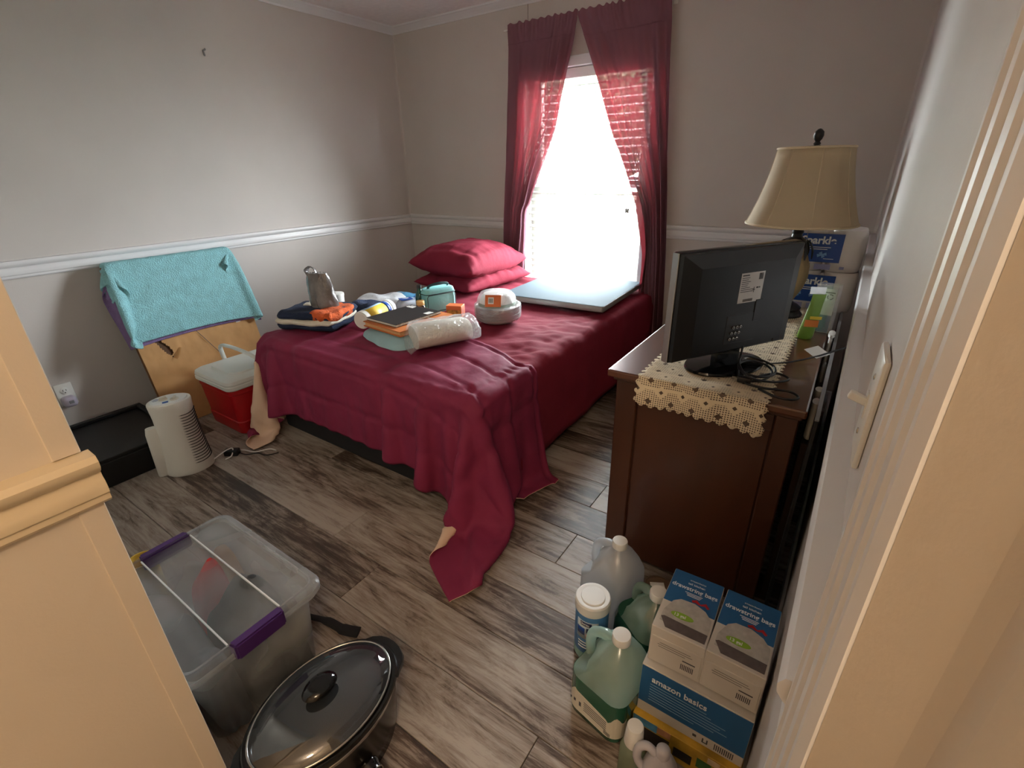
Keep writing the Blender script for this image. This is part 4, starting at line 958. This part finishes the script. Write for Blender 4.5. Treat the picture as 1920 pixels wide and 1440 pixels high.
m_hdpe = sheer('milky_hdpe', C(208,212,216), clear=.18, gloss=.06, rough=.3, trans=.5)
m_pet = sheer('green_tinted_pet', C(170,200,186), clear=.55, gloss=.10, rough=.12, tint=(.88,.97,.92), trans=.4)
m_ppale = sheer('pale_mint_pet', C(190,214,204), clear=.30, gloss=.06, rough=.2, tint=(.92,.99,.96), trans=.5)
m_liq = mat('green_liquid', C(40,92,72), .15, var=.06)
m_liq2 = mat('dark_green_liquid', C(34,76,62), .15, var=.06)
m_cap = mat('jug_cap', C(222,222,220), .4, var=.02)
jug('empty milky plastic gallon jug with handle against the dresser side', (2.675,-1.945,0), math.radians(-15), m_hdpe, m_cap, grp='plastic jugs by the dresser')
jug('dark green filled jug behind the front green jug', (2.828,-2.055,0), math.radians(-35), m_pet, m_cap, .165, m_liq2, grp='plastic jugs by the dresser')
jug('half full green cleaner jug with white label at the front', (2.795,-2.225,0), math.radians(-12), m_ppale, m_cap, .135, m_liq, True, grp='plastic jugs by the dresser')
cw = thing('wipes_canister', 'blue disinfecting wipes canister with white lid on the floor', 'canister', (2.688,-2.108,0), math.radians(20))
bm = BM(); lathe(bm, [(.043,0),(.0445,.003),(.0445,.170),(.043,.174)], 36); ob('body', bm, mat('canister_blue', C(70,120,172), .35, var=.25, vs=22), cw, smooth=40)
bm = BM(); lathe(bm, [(.0447,.004),(.0447,.030)], 36, cap0=False, cap1=False); ob('green_band', bm, mat('mint_band', C(140,176,168), .4), cw, smooth=60)
bm = BM(); lathe(bm, [(.0455,.168),(.047,.170),(.047,.196),(.044,.201),(.040,.2015),(.032,.2000),(.031,.2030),(.001,.2035)], 36); ob('lid', bm, m_cap, cw, smooth=30)
def wrap(name, a0, a1, z0, z1, rad, m, parent):
    bm = BM(); loft(bm, [[(rad*math.cos(a0+(a1-a0)*i/10), rad*math.sin(a0+(a1-a0)*i/10), z) for i in range(11)] for z in (z0, z1)], False, False, closed=False)
    o = ob(name, bm, m, parent, smooth=60); solid(o, .0005, 1); return o
m_navy = mat('navy_print', C(22,38,84), .4)
lb = wrap('white_panel', -2.45, -1.1, .085, .150, .0449, mat('pale_panel', C(190,208,222), .4), cw)
wrap('navy_logo', -2.2, -1.5, .134, .148, .0455, m_navy, cw)
text('lettering', 'Clorox', .010, m_wprint, cw, frame_m((-.030,-.0375,.138),(.93,-.36,0),(0,0,1)), bold=.0002)
for a0, a1, z0, z1, mm in ((-2.4,-1.9,.100,.125,m_blue),(-1.8,-1.2,.112,.128,m_navy),(-1.85,-1.6,.092,.106,mat('pink_print', C(206,170,176), .5)),(-2.3,-1.3,.05,.054,m_wprint),(-2.3,-1.5,.060,.064,m_wprint),(-2.3,-1.7,.070,.074,m_wprint)):
    wrap('print', a0, a1, z0, z1, .0456, mm, cw)
cn = thing('tin_can', 'dark tin can with white note on its lid beside the jugs', 'can', (2.802,-1.905,0))
bm = BM(); lathe(bm, [(.040,0),(.041,.004),(.041,.108),(.040,.112)], 32); ob('body', bm, mat('can_navy', C(20,24,36), .35), cn, smooth=40)
bm = BM(); lathe(bm, [(.0415,.108),(.0425,.112),(.0425,.117),(.039,.118),(.038,.1135),(.001,.1135)], 32); ob('lid', bm, mat('tin_lid', C(150,132,116), .3, metal=.8), cn, smooth=30)
bars('paper_note', [(-.020,.020,-.018,.018)], m_white, cn, Matrix.Translation((0,0,.1138)) @ Matrix.Rotation(.5,4,'Z'), .0012)
# boxes
m_bx = mat('box_white', C(206,202,196), .6, var=.04); m_bxblue = mat('box_blue', C(34,96,150), .5, var=.06); m_bxred = mat('bow_red', C(170,24,34), .5); m_lime = mat('lime_print', C(142,190,60), .5)
m_bagp = mat('bag_print', C(186,184,180), .6, var=.16, vs=60); m_bagd = mat('bag_print_dark', C(96,88,88), .6, var=.2, vs=50)
def bagbox(label, x0, x1, rz):
    w, d, h = x1-x0, .185, .105
    t = thing('trash_bag_box', label, 'box', ((x0+x1)/2, -2.135, .240), rz, 'drawstring bag boxes')
    bm = BM(); box(bm, -w/2, w/2, -d/2, d/2, 0, h, .0015); ob('carton', bm, m_bx, t)
    T = Matrix.Translation((0,0,h))
    pn = bars('blue_print', [(-w/2+.001,w/2-.001,-.012,d/2-.001)], m_bxblue, t, T, .0004)
    T2 = Matrix.Translation((0,0,h+.0004))
    text('lettering', 'drawstring bags', .0165, m_wprint, pn, Matrix.Translation((-w*.455,.040,h+.0005)), bold=.0003, sx=.96)
    text('lettering', 'amazonbasics', .0065, m_wprint, pn, Matrix.Translation((-.016,.070,h+.0005)))
    text('lettering', 'tall kitchen', .0085, m_wprint, pn, Matrix.Translation((-.018,.058,h+.0005)), bold=.0001)
    bars('small_print', [(-.018,.020,.0315,.033),(-.014,.018,.0275,.029),(-.012,.016,.0235,.025)], m_wprint, pn, T2)
    # printed bag, bow, lime badge
    bag = [(-.046,-.070),(-.046,-.040),(-.034,-.006),(-.020,.006),(.010,.008),(.034,-.002),(.050,-.020),(.052,-.040),(.050,-.082),(.0,-.078)]
    bm = BM(); prism_z(bm, bag, h, h+.0008); bg_ = ob('bag_picture', bm, m_bagp, t)
    bm = BM(); prism_z(bm, [(-.046,-.060),(-.040,-.056),(.0,-.058),(.051,-.060),(.050,-.084),(-.030,-.084)], h+.0004, h+.0010); ob('bag_shade_print', bm, m_bagd, bg_)
    bm = BM(); 
    for sgn in (-1, 1): tube(bm, [(.020,.010,h+.0008),(.020+sgn*.010,.016,h+.0008),(.020+sgn*.018,.010+sgn*-.002,h+.0008)], [.002,.0045,.003], 6, flat=.15)
    ob('bow_print', bm, m_bxred, bg_)
    bm = BM(); prism_z(bm, [(-.006+.024*math.cos(2*PI*i/24), -.040+.0085*math.sin(2*PI*i/24), ) for i in range(24)], h+.0008, h+.0012); ob('badge_print', bm, m_lime, bg_)
    text('lettering', '13 gal', .011, m_wprint, bg_, Matrix.Translation((-.024,-.044,h+.0013)), bold=.0002)
    # front flap
    Fm = frame_m((0,-d/2,0),(1,0,0),(0,0,1))
    bm = BM(); box(bm, -w/2+.004, w/2-.004, -d/2-.0016, -d/2+.001, .010, h-.026, .0006); fp = ob('front_flap', bm, m_bx, t)
    bars('flap_print', [(-.034,.030,.066,.067),(-.038,.034,.060,.061),(-.036,.020,.054,.055)]+[(.014+q*.0034,.0158+q*.0034,.018,.034) for q in range(8)]+[(.016,.042,.042,.045)], m_ink, fp, frame_m((0,-d/2-.0016,0),(1,0,0),(0,0,1)))
    return t
bagbox('left of the two drawstring bag boxes on top of the stack', 2.872, 2.983, math.radians(1.5))
bagbox('right drawstring bag box on the stack, next to the wall', 2.987, 3.098, math.radians(-1.0))
ab = thing('blue_carton', 'blue and white carton under the two drawstring bag boxes', 'box', (2.985,-2.150,.085))
bm = BM(); box(bm, -.115, .112, -.095, .10, 0, .153, .0015); ob('carton', bm, m_bx, ab)
Fm = frame_m((0,-.095,0),(1,0,0),(0,0,1))
pn = bars('blue_print', [(-.114,.111,.034,.150)], m_bxblue, ab, Fm, .0006)
text('lettering', 'amazon basics', .024, m_wprint, pn, frame_m((-.090,-.0957,.112),(1,0,0),(0,0,1)), bold=.0004, sx=.85)
rs = random.Random(9)
bars('small_print', [(-.092,-.092+L_,.102-q*.0085,.1035-q*.0085) for q, L_ in enumerate((.12,.13,.16,.15,.165,.14,.10))], mat('pale_print', C(150,180,206), .5), pn, frame_m((0,-.0957,0),(1,0,0),(0,0,1)))
bars('icon_print', [(.030,.042,.010,.013),(.030,.033,.010,.024),(.039,.042,.010,.024),(.010,.018,.014,.022)]+[(.055+q*.004,.0572+q*.004,.008,.027) for q in range(10)], m_ink, ab, Fm)
yb = thing('colourful_carton', 'yellow and black picture carton at the bottom of the box stack', 'box', (2.985,-2.16,0))
bm = BM(); box(bm, -.118, .114, -.10, .10, 0, .0845, .0015); ob('carton', bm, mat('picture_yellow', C(190,152,52), .5, var=.4, vs=18), yb)
Fm = frame_m((0,-.10,0),(1,0,0),(0,0,1))
for x0, x1, z0, z1, c_ in ((-.116,-.06,.058,.083,(86,150,190)),(-.06,-.03,.062,.083,(206,150,110)),(-.10,-.03,.01,.055,(52,46,44)),(-.02,.02,.02,.05,(30,30,32)),(.03,.06,.03,.06,(60,110,60)),(.06,.09,.02,.05,(170,50,40)),(.05,.075,.062,.08,(200,180,150))):
    bars('picture_patch', [(x0,x1,z0,z1)], mat('patch_%d_%d_%d' % c_, C(*c_), .5, var=.3, vs=40), yb, Fm, .0005)
# front bottles at the picture's lower edge
wb = thing('spray_bottle', 'small clear bottle with tall white cap at the front of the cleaners', 'bottle', (2.895,-2.335,0))
bm = BM(); lathe(bm, [(.024,0),(.027,.004),(.027,.085),(.023,.105),(.015,.115),(.015,.12)], 28); ob('bottle', bm, sheer('clear_greenish', C(180,200,170), clear=.5, gloss=.12, rough=.1), wb, smooth=50)
bm = BM(); lathe(bm, [(.020,.112),(.0205,.114),(.0175,.163),(.016,.166),(.001,.1665)], 28); ob('cap', bm, m_cap, wb, smooth=40)
gj = thing('grey_handled_bottle', 'pale grey bottle with a loop handle at the bottom edge', 'bottle', (2.958,-2.345,0), math.radians(15))
m_pgrey = mat('pale_grey_plastic', C(186,184,192), .3)
bm = BM(); rr_loft(bm, [(.07,.05,.02,0),(.076,.056,.022,.006),(.076,.056,.022,.08),(.066,.05,.022,.11),(.045,.036,.016,.135),(.03,.026,.012,.145)]); ob('bottle', bm, m_pgrey, gj, smooth=50)
bm = BM(); tube(bm, catmull([(-.012,.0,.138),(-.030,.004,.150),(-.046,.004,.138),(-.048,.002,.105),(-.036,0,.085)], 5), .009, 8); ob('handle', bm, m_pgrey, gj, smooth=60)
bm = BM(); lathe(bm, [(.014,.143),(.014,.162),(.010,.167),(.001,.168)], 20); ob('cap', bm, m_pgrey, gj, smooth=50)

# ================================================================== ON THE BED
BT = BZ+.013            # sheet top
CT = BZ+.034            # comforter top
gb = thing('folding_table', 'grey topped folding table lying flat on the bed by the window', 'folding table', (1.715,-.385,BT+.008), math.radians(3))
m_slate = mat('slate_vinyl', C(92,108,120), .75, var=.06, vs=4, spec=.15); m_alu = mat('alu_edge', C(150,152,152), .4, metal=.5)
bm = BM(); rr_loft(bm, [(.640,.660,.012,.006),(.648,.668,.014,.010),(.648,.668,.014,.034),(.644,.664,.014,.037)]); ob('edge_frame', bm, m_alu, gb, smooth=40)
bm = BM(); rr_loft(bm, [(.640,.660,.013,.034),(.640,.660,.013,.0385),(.632,.652,.012,.0395)]); ob('table_top', bm, m_slate, gb, smooth=40)
for sx in (-1, 1):
    bm = BM(); tube(bm, catmull([(sx*.22,-.26,.0),(sx*.22,-.20,-.001),(sx*.22,.20,-.001),(sx*.22,.26,.0)], 3), .008, 8); ob('folded_leg', bm, m_alu, gb, smooth=60)
bm = BM(); lathe(bm, [(.004,.039),(.004,.044),(.001,.045)], 10, c=(-.28,.26)); ob('rivet', bm, m_steel, gb)

# disposable bowls
bo = thing('bowl_stack', 'stack of pale grey disposable bowls wrapped in plastic on the red sheet', 'bowls', (1.625,-1.045,BT))
m_bowl = mat('bowl_grey', C(200,200,198), .5, var=.06); m_film = sheer('shrink_film', (.9,.92,.95), clear=.76, gloss=.14, rough=.15, trans=.4, bump=.8, bs=40)
b0 = None
for k in range(11):
    if b0 is None:
        bm = BM(); lathe(bm, [(.060,0),(.068,.004),(.088,.018),(.090,.019),(.089,.0165),(.067,.002),(.058,.0015)], 32, cap1=True); b0 = ob('bowl', bm, m_bowl, bo, smooth=40)
    else:
        b = b0.copy(); COL.objects.link(b); b.parent = bo; b.location = (.0015*math.sin(k*2.1), .0015*math.cos(k*3), .0052*k)
bm = BM(); R_ = []
for rad, z in ((.064,-.0005),(.085,.010),(.0945,.025),(.0955,.055),(.094,.076),(.083,.080)):
    R_.append([(rad*(1+.018*nz(i*1.7,z*90,2))*math.cos(2*PI*i/40), rad*(1+.018*nz(i*1.7,z*90,2))*math.sin(2*PI*i/40), z) for i in range(40)])
loft(bm, R_, cap0=False, cap1=False); ob('plastic_wrap', bm, m_film, bo, smooth=40)
wb2 = thing('white_bowl_pack', 'white bowls upside down in clear wrap with orange label on the bowl stack', 'bowls', (1.620,-1.045,BT+.0735))
bm = BM(); lathe(bm, [(.070,0),(.073,.002),(.070,.012),(.060,.040),(.052,.050),(.048,.051),(.001,.050)], 32); ob('bowls', bm, m_white, wb2, smooth=40)
bm = BM(); lathe(bm, [(.0745,.001),(.0735,.010),(.072,.014)], 32, cap0=False, cap1=False); ob('green_print', bm, mat('sage_print', C(110,136,112), .5), wb2, smooth=60)
bm = BM(); R_ = []
for rad, z in ((.077,.0),(.079,.015),(.074,.038),(.062,.056),(.035,.062),(.004,.0615)):
    R_.append([(rad*(1+.04*nz(i*1.9,z*70,5))*math.cos(2*PI*i/36), rad*(1+.04*nz(i*1.9,z*70,5))*math.sin(2*PI*i/36), z) for i in range(36)])
loft(bm, R_, cap0=False, cap1=False); ob('plastic_wrap', bm, m_film, wb2, smooth=40)
m_orange = mat('orange_label', C(206,104,48), .5, var=.06)
lf = frame_m((.030,-.066,.036), (.86,.42,0), (-.15,.30,.94)); lb = bars('orange_label', [(-.030,.032,-.026,.024)], m_orange, wb2, lf, .0012)
bars('label_panel', [(-.018,.004,-.014,.014)], m_white, lb, lf @ Matrix.Translation((0,0,.0012)), .0005)
bars('label_barcode', [(-.015+q*.0028,-.0136+q*.0028,-.009,.009) for q in range(6)], m_ink, lb, lf @ Matrix.Translation((0,0,.0018)), .0004)

# white filter pack in clear plastic
fp = thing('filter_pack', 'white paper filters packed in crinkled clear plastic at the bed edge', 'package', (1.655,-1.505,CT+.001), math.radians(62))
n = 30
def dring(x, w, h, q=1.0, nzk=0.0, sd=0):
    out = []
    for i in range(n):
        a = 2*PI*i/n; yy = w/2*math.cos(a); zz = h*(.5+.5*math.sin(a)) if math.sin(a) > -.2 else h*.4*(1+math.sin(a)) 
        k = 1+nzk*nz(x*30+i*.6, i*1.3, sd)
        out.append((x, yy*k*q, max(.0, zz*k*q)))
    return out
bm = BM(); loft(bm, [dring(-.115,.13,.075), dring(-.10,.135,.082), dring(0,.13,.082), dring(.09,.12,.080), dring(.11,.10,.072)]); ob('filters', bm, mat('paper_white', C(222,218,206), .8, var=.03), fp, smooth=50)
R_ = [dring(-.150,.150,.012,1,.1,1), dring(-.128,.145,.060,1,.06,2)]+[dring(-.115+.24*t_/14, .142-.012*t_/14, .090, 1, .05, t_) for t_ in range(15)]+[dring(.140,.11,.07,1,.08,3), dring(.152,.07,.05,1,.1,4)]
bm = BM(); loft(bm, R_); ob('plastic_wrap', bm, sheer('crinkle_film', (.88,.9,.93), clear=.76, gloss=.16, rough=.2, trans=.4, bump=.8, bs=60), fp, smooth=35)

# light blue cushion, orange folder, notebook
cu_ = cloth_lump('cushion', 'light blue folded cloth under the orange folder', 'cushion', (1.435,-1.50,CT-.002), .36, .34, .040, mat('powder_blue', C(150,186,196), .85, var=.06, bump=.15), 21, math.radians(-14), rough=.12)
of = thing('folder', 'orange accordion folder with elastic band under the black notebook', 'folder', (1.400,-1.455,CT+.041), math.radians(-6))
m_of = mat('orange_folder', C(196,112,52), .55, var=.06)
bm = BM(); box(bm, -.125, .150, -.165, .165, 0, .004, .001); ob('bottom_cover', bm, m_of, of)
bm = BM(); box(bm, -.118, .142, -.158, .160, .004, .0205); ob('paper_pages', bm, mat('manila', C(206,160,112), .7, var=.1, vs=60, stretch=(1,1,20)), of)
bm = BM(); box(bm, -.125, .150, -.165, .165, .0205, .0240, .001); ob('top_cover', bm, m_of, of)
bm = BM(); tube(bm, [(.151,.05,-.0),(.1515,.05,.012),(.151,.05,.025),(.02,.052,.0255),(-.126,.05,.025),(-.1265,.05,.012),(-.126,.05,0)], .0018, 6); ob('elastic_band', bm, m_white, of)
nb = thing('notebook', 'black spiral notebook with white stickers lying on the orange folder', 'notebook', (1.375,-1.455,CT+.067), math.radians(-4))
bm = BM(); box(bm, -.105, .105, -.135, .135, 0, .0085); ob('pages', bm, mat('page_white', C(214,212,206), .7, var=.08, vs=90, stretch=(1,1,12)), nb)
bm = BM(); box(bm, -.107, .107, -.137, .137, .0085, .0103, .0006); cv = ob('cover', bm, mat('notebook_black', C(34,33,34), .4), nb)
bm = BM(); box(bm, -.107, .107, -.137, .137, -.0012, 0, .0004); ob('back_cover', bm, m_blkp, nb)
for rc in ((-.10,-.05,.095,.105),(-.10,-.05,.108,.116),(-.09,-.055,.119,.126),(.065,.098,.06,.10)): bars('white_sticker', [rc], m_white, cv, Matrix.Translation((0,0,.0104)), .0003)
for k in range(26):
    y = -.125+k*.010; bm = BM(); tube(bm, [(.104+.0075*math.cos(2*PI*i/10), y, .0045+.0085*math.sin(2*PI*i/10)) for i in range(10)], .0008, 4, closed=True); ob('spiral_ring', bm, m_steel, nb)

# wipes canister lying on its side
cl = thing('lying_canister', 'white wipes canister with yellow and blue label lying on its side', 'canister', (1.165,-1.455,CT+.003+.044), math.radians(104))
def cyl_x(bm, prof_, n=32):
    loft(bm, [[(x, r_*math.cos(2*PI*i/n), r_*math.sin(2*PI*i/n)) for i in range(n)] for r_, x in prof_])
bm = BM(); cyl_x(bm, [(.034,-.114),(.036,-.110),(.041,-.112),(.043,-.108),(.0435,.10),(.041,.104)]); ob('body', bm, m_white, cl, smooth=40)
def wrapx(name, a0, a1, x0, x1, m):
    bm = BM(); loft(bm, [[(x, .0438*math.cos(a0+(a1-a0)*i/12), .0438*math.sin(a0+(a1-a0)*i/12)) for i in range(13)] for x in (x0, x1)], False, False, closed=False); o = ob(name, bm, m, cl, smooth=60); solid(o, .0006, 1)
m_yel = mat('yellow_label', C(220,184,60), .45); m_lb = mat('light_blue_label', C(158,196,224), .45)
wrapx('yellow_label', PI*.55, PI*.95, -.085, .055, m_yel); wrapx('pale_label', PI*.2, PI*.55, -.085, .055, m_lb); wrapx('blue_label', PI*.2, PI*.98, .055, .085, m_blue); wrapx('blue_print', PI*.33, PI*.45, -.05, .03, m_blue)
bm = BM(); cyl_x(bm, [(.0455,.098),(.046,.10),(.046,.122),(.043,.127),(.02,.1275)]); ob('lid', bm, m_cap, cl, smooth=40)

# folded team blanket in navy, orange and white
fb = thing('folded_blanket', 'folded navy blanket with orange and white fleece at the bed corner', 'blanket', (.905,-1.600,CT-.003), math.radians(20))
m_nv = mat('navy_fleece', C(24,38,66), .95, var=.2, vs=14, bump=.5, bs=120); m_or = mat('orange_fleece', C(202,92,44), .95, var=.2, vs=30, bump=.6, bs=90); m_wf = mat('white_fleece', C(214,210,196), .95, var=.06, bump=.5, bs=120)
def slab(name, m, x0, x1, y0, y1, z0, z1, seed):
    nx_, ny_ = 26, 22; R_ = []
    for i in range(nx_):
        a = i/(nx_-1); x = x0+(x1-x0)*a; ex = max(.02, 1-(1-min(1, min(a, 1-a)*10))**2)**.5; ring = []
        for k in range(ny_*2):
            if k < ny_: b = k/(ny_-1); s_ = 1
            else: b = 1-(k-ny_)/(ny_-1); s_ = -1
            eb = max(.02, 1-(1-min(1, min(b, 1-b)*8))**2)**.5
            zc = (z0+z1)/2; hh = (z1-z0)/2*max(.05, ex*eb)
            wv = .009*nz(x*9, b*5, seed); cr = 1-.10*(abs(2*a-1)*abs(2*b-1))**4
            ring.append(((x+.010*nz(b*5,seed,1))*cr, (y0+(y1-y0)*b+.010*nz(a*5,seed,7))*cr, zc+s_*hh+wv))
        R_.append(ring)
    bm = BM(); loft(bm, R_); return ob(name, bm, m, fb, smooth=60)
slab('bottom_fold', m_nv, -.17,.17,-.13,.14,.0,.036,1); slab('white_fold', m_wf, -.175,.165,-.135,.13,.022,.056,2); slab('top_fold', m_nv, -.165,.17,-.125,.14,.044,.084,3); slab('orange_patch', m_or, .035,.172,-.128,.10,.048,.090,4); slab('white_stripe', m_wf, -.10,-.01,.02,.12,.064,.090,5)
cloth_lump('folded_jersey', 'dark navy cloth heap behind the wipes canister on the bed', 'cloth', (.955,-1.335,CT-.002), .20, .22, .050, m_nv, 31, .5, rough=.6)

# grey shopping bag standing on the blanket
sb = thing('shopping_bag', 'upright grey plastic bag with knotted top on the folded blanket', 'bag', (.935,-1.565,CT+.084), math.radians(25))
n = 40; R_ = []
for t_ in range(17):
    z = .165*t_/16; k = t_/16
    wx_ = .062*(1-.25*k**3)+.006; wy_ = .048*(1-.55*k**2)
    R_.append([((wx_*(1+.10*nz(i*.9,z*22,3)+.05*math.cos(5*2*PI*i/n+k*3)))*math.cos(2*PI*i/n)-.018*k, wy_*(1+.14*nz(i*.8,z*20,8)+.06*math.sin(7*2*PI*i/n))*math.sin(2*PI*i/n), z+.010*k*nz(i*.7,2,1)) for i in range(n)])
bm = BM(); loft(bm, R_); ob('bag_body', bm, mat('grey_poly', C(108,104,104), .25, var=.2, vs=18, bump=.6, bs=30, coat=.3), sb, smooth=40)
bm = BM(); tube(bm, catmull([(-.055,.0,.150),(-.075,.005,.172),(-.058,.01,.192),(-.03,.004,.184),(-.02,0,.165)], 5), [.010,.014,.016,.013,.012,.014,.016,.014,.012,.010,.011,.012,.012,.010,.010,.011,.012,.012,.010,.010,.008], 7, flat=.35); ob('knotted_handle', bm, MATS['grey_poly'], sb, smooth=50)
# white plastic parcel behind
wp = cloth_lump('plastic_parcel', 'flat white plastic mailer bag behind the grey bag', 'parcel', (.900,-1.18,CT-.002), .30, .15, .055, mat('white_poly', C(212,216,222), .3, var=.06, bump=.7, bs=24, coat=.2), 41, math.radians(58), rough=.35)
tb = thing('white_tub', 'small white plastic tub behind the grey shopping bag', 'tub', (.795,-1.40,CT-.002))
bm = BM(); lathe(bm, [(.036,0),(.038,.004),(.042,.085),(.044,.086),(.044,.098),(.040,.101),(.001,.1015)], 28); ob('body', bm, m_white, tb, smooth=40)
# teal lunch bag
lbag = thing('lunch_bag', 'teal zip lunch bag with dark trim standing by the pillows', 'lunch bag', (1.225,-1.055,BT), math.radians(72))
m_tl = mat('teal_fabric', C(128,196,198), .7, var=.05, bump=.15)
bm = BM(); R_ = [[(p[0], p[1], z) for p in rring(.185*q, .080*q, .022, z, 5)] for z, q in ((0,.94),(.005,1),(.06,1),(.115,.98),(.128,.93),(.132,.85))]; loft(bm, R_); ob('bag_body', bm, m_tl, lbag, smooth=40)
bm = BM(); tube(bm, [(p[0], p[1], .104) for p in rring(.187,.082,.022,0,5)], .0022, 6, closed=True); ob('zipper', bm, mat('dark_teal', C(30,62,66), .6), lbag, smooth=50)
bm = BM(); tube(bm, [(.0925*s_[0], -.0405, s_[1]) for s_ in ((-.85,.01),(.85,.01),(.93,.03),(.93,.09),(.85,.10),(-.85,.10),(-.93,.09),(-.93,.03))], .0022, 6, closed=True); ob('front_piping', bm, MATS['dark_teal'], lbag, smooth=50)
bm = BM(); tube(bm, catmull([(-.06,-.005,.130),(-.055,-.012,.146),(0,-.02,.156),(.055,-.012,.146),(.06,-.005,.130)], 5), .008, 6, flat=.35); ob('carry_handle', bm, MATS['dark_teal'], lbag, smooth=50)
gbt = thing('green_bottle', 'dark green bottle beside the teal lunch bag', 'bottle', (1.150,-1.120,BT))
bm = BM(); lathe(bm, [(.024,0),(.026,.004),(.026,.080),(.020,.105),(.011,.118),(.011,.135)], 24); ob('bottle', bm, mat('green_glass', C(24,76,62), .12), gbt, smooth=50)
bm = BM(); lathe(bm, [(.013,.130),(.013,.146),(.001,.1465)], 20); ob('cap', bm, m_blkp, gbt, smooth=40)
pb = thing('vitamin_bottle', 'dark vitamin bottle with tan cap in front of the lunch bag', 'bottle', (1.215,-1.185,BT))
bm = BM(); lathe(bm, [(.023,0),(.025,.003),(.025,.052),(.020,.060),(.017,.063)], 24); ob('bottle', bm, mat('amber_dark', C(32,24,22), .2), pb, smooth=40)
bm = BM(); lathe(bm, [(.0253,.010),(.0253,.044)], 24, cap0=False, cap1=False); ob('label', bm, mat('tan_label', C(150,110,92), .5, var=.2, vs=60), pb, smooth=60)
bm = BM(); lathe(bm, [(.0215,.060),(.0220,.062),(.0220,.080),(.020,.083),(.001,.0835)], 28); ob('cap', bm, mat('tan_cap', C(222,180,112), .45), pb, smooth=40)
ob_ = thing('tea_box', 'small orange carton with picture print beside the notebook', 'box', (1.385,-1.095,BT), math.radians(20))
bm = BM(); box(bm, -.045, .040, -.028, .028, 0, .062, .001); ob('carton', bm, m_orange, ob_)
bars('picture_print', [(-.040,.036,.006,.040)], mat('print_gold', C(178,132,60), .5, var=.5, vs=60), ob_, frame_m((0,-.028,0),(1,0,0),(0,0,1)), .0005)
bars('side_print', [(-.022,.022,.008,.05)], mat('print_brown', C(160,74,46), .5, var=.4, vs=60), ob_, frame_m((.040,0,0),(0,1,0),(0,0,1)), .0005)
# blue packs
wpk = cloth_lump('wipes_pack', 'white and blue soft pack of wipes leaning near the lunch bag', 'pack', (1.065,-1.115,BT), .17, .10, .060, mat('pack_white_blue', C(196,206,222), .35, var=.18, vs=20), 51, math.radians(64), rough=.15)
bars('blue_print', [(-.06,.01,-.03,.03)], m_blue, wpk, Matrix.Translation((0,0,.0615)), .001)
bars('blue_print', [(.03,.055,-.03,.03)], m_blue, wpk, Matrix.Translation((0,0,.0615)), .001)
cloth_lump('blue_package', 'light blue plastic package beyond the wipes pack', 'package', (.945,-1.0,BT), .24, .12, .055, mat('sky_blue_poly', C(96,166,210), .3, var=.15, vs=14, bump=.5, bs=30), 52, math.radians(50), rough=.4)

# ================================================================== GAP BEHIND THE DRESSER
gx = thing('narrow_carton', 'dark cardboard carton standing in the gap behind the dresser', 'box', (3.0625,-1.30,0))
bm = BM(); box(bm, -.008, .008, -.36, .42, 0, .56, .001); ob('carton', bm, mat('dark_card', C(60,44,36), .8), gx)
sbt = thing('hair_dryer', 'white hair dryer wedged nose down behind the dresser', 'hair dryer', (3.066,-1.555,.562), 0)
bm = BM(); rr = [[(.0115*math.cos(2*PI*i/24)*k, y+.02*math.sin(2*PI*i/24)*k, z) for i in range(24)] for y, z, k in ((.06,.0,.7),(.05,.03,.9),(.02,.075,1.0),(.0,.10,1.0),(-.005,.118,.9))]
loft(bm, rr); ob('barrel', bm, m_white, sbt, smooth=50)
bm = BM(); loft(bm, [[(.010*math.cos(2*PI*i/20), -.06+.022*math.sin(2*PI*i/20), z) for i in range(20)] for z in (.0,.09,.105)]); ob('grip', bm, m_white, sbt, smooth=50)
wj = thing('white_jar', 'white round jar standing behind the dresser edge', 'jar', (3.064,-1.17,.562))
bm = BM(); lathe(bm, [(.030,0),(.033,.004),(.033,.10),(.020,.12),(.018,.15),(.030,.155),(.030,.165),(.001,.166)], 28, sx=.32, sy=1); ob('body', bm, m_white, wj, smooth=40)
cb = cloth_lump('clear_bag', 'crumpled clear plastic bag stuffed behind the dresser', 'bag', (3.064,-1.33,.562), .018, .10, .11, m_film, 61, rough=.6)

for o_ in (bo, wb2): o_.scale = (1.28, 1.28, 1.15)
wb2.location.z = BT+.0735*1.15
fp.scale = (1.12, 1.2, 1.25)
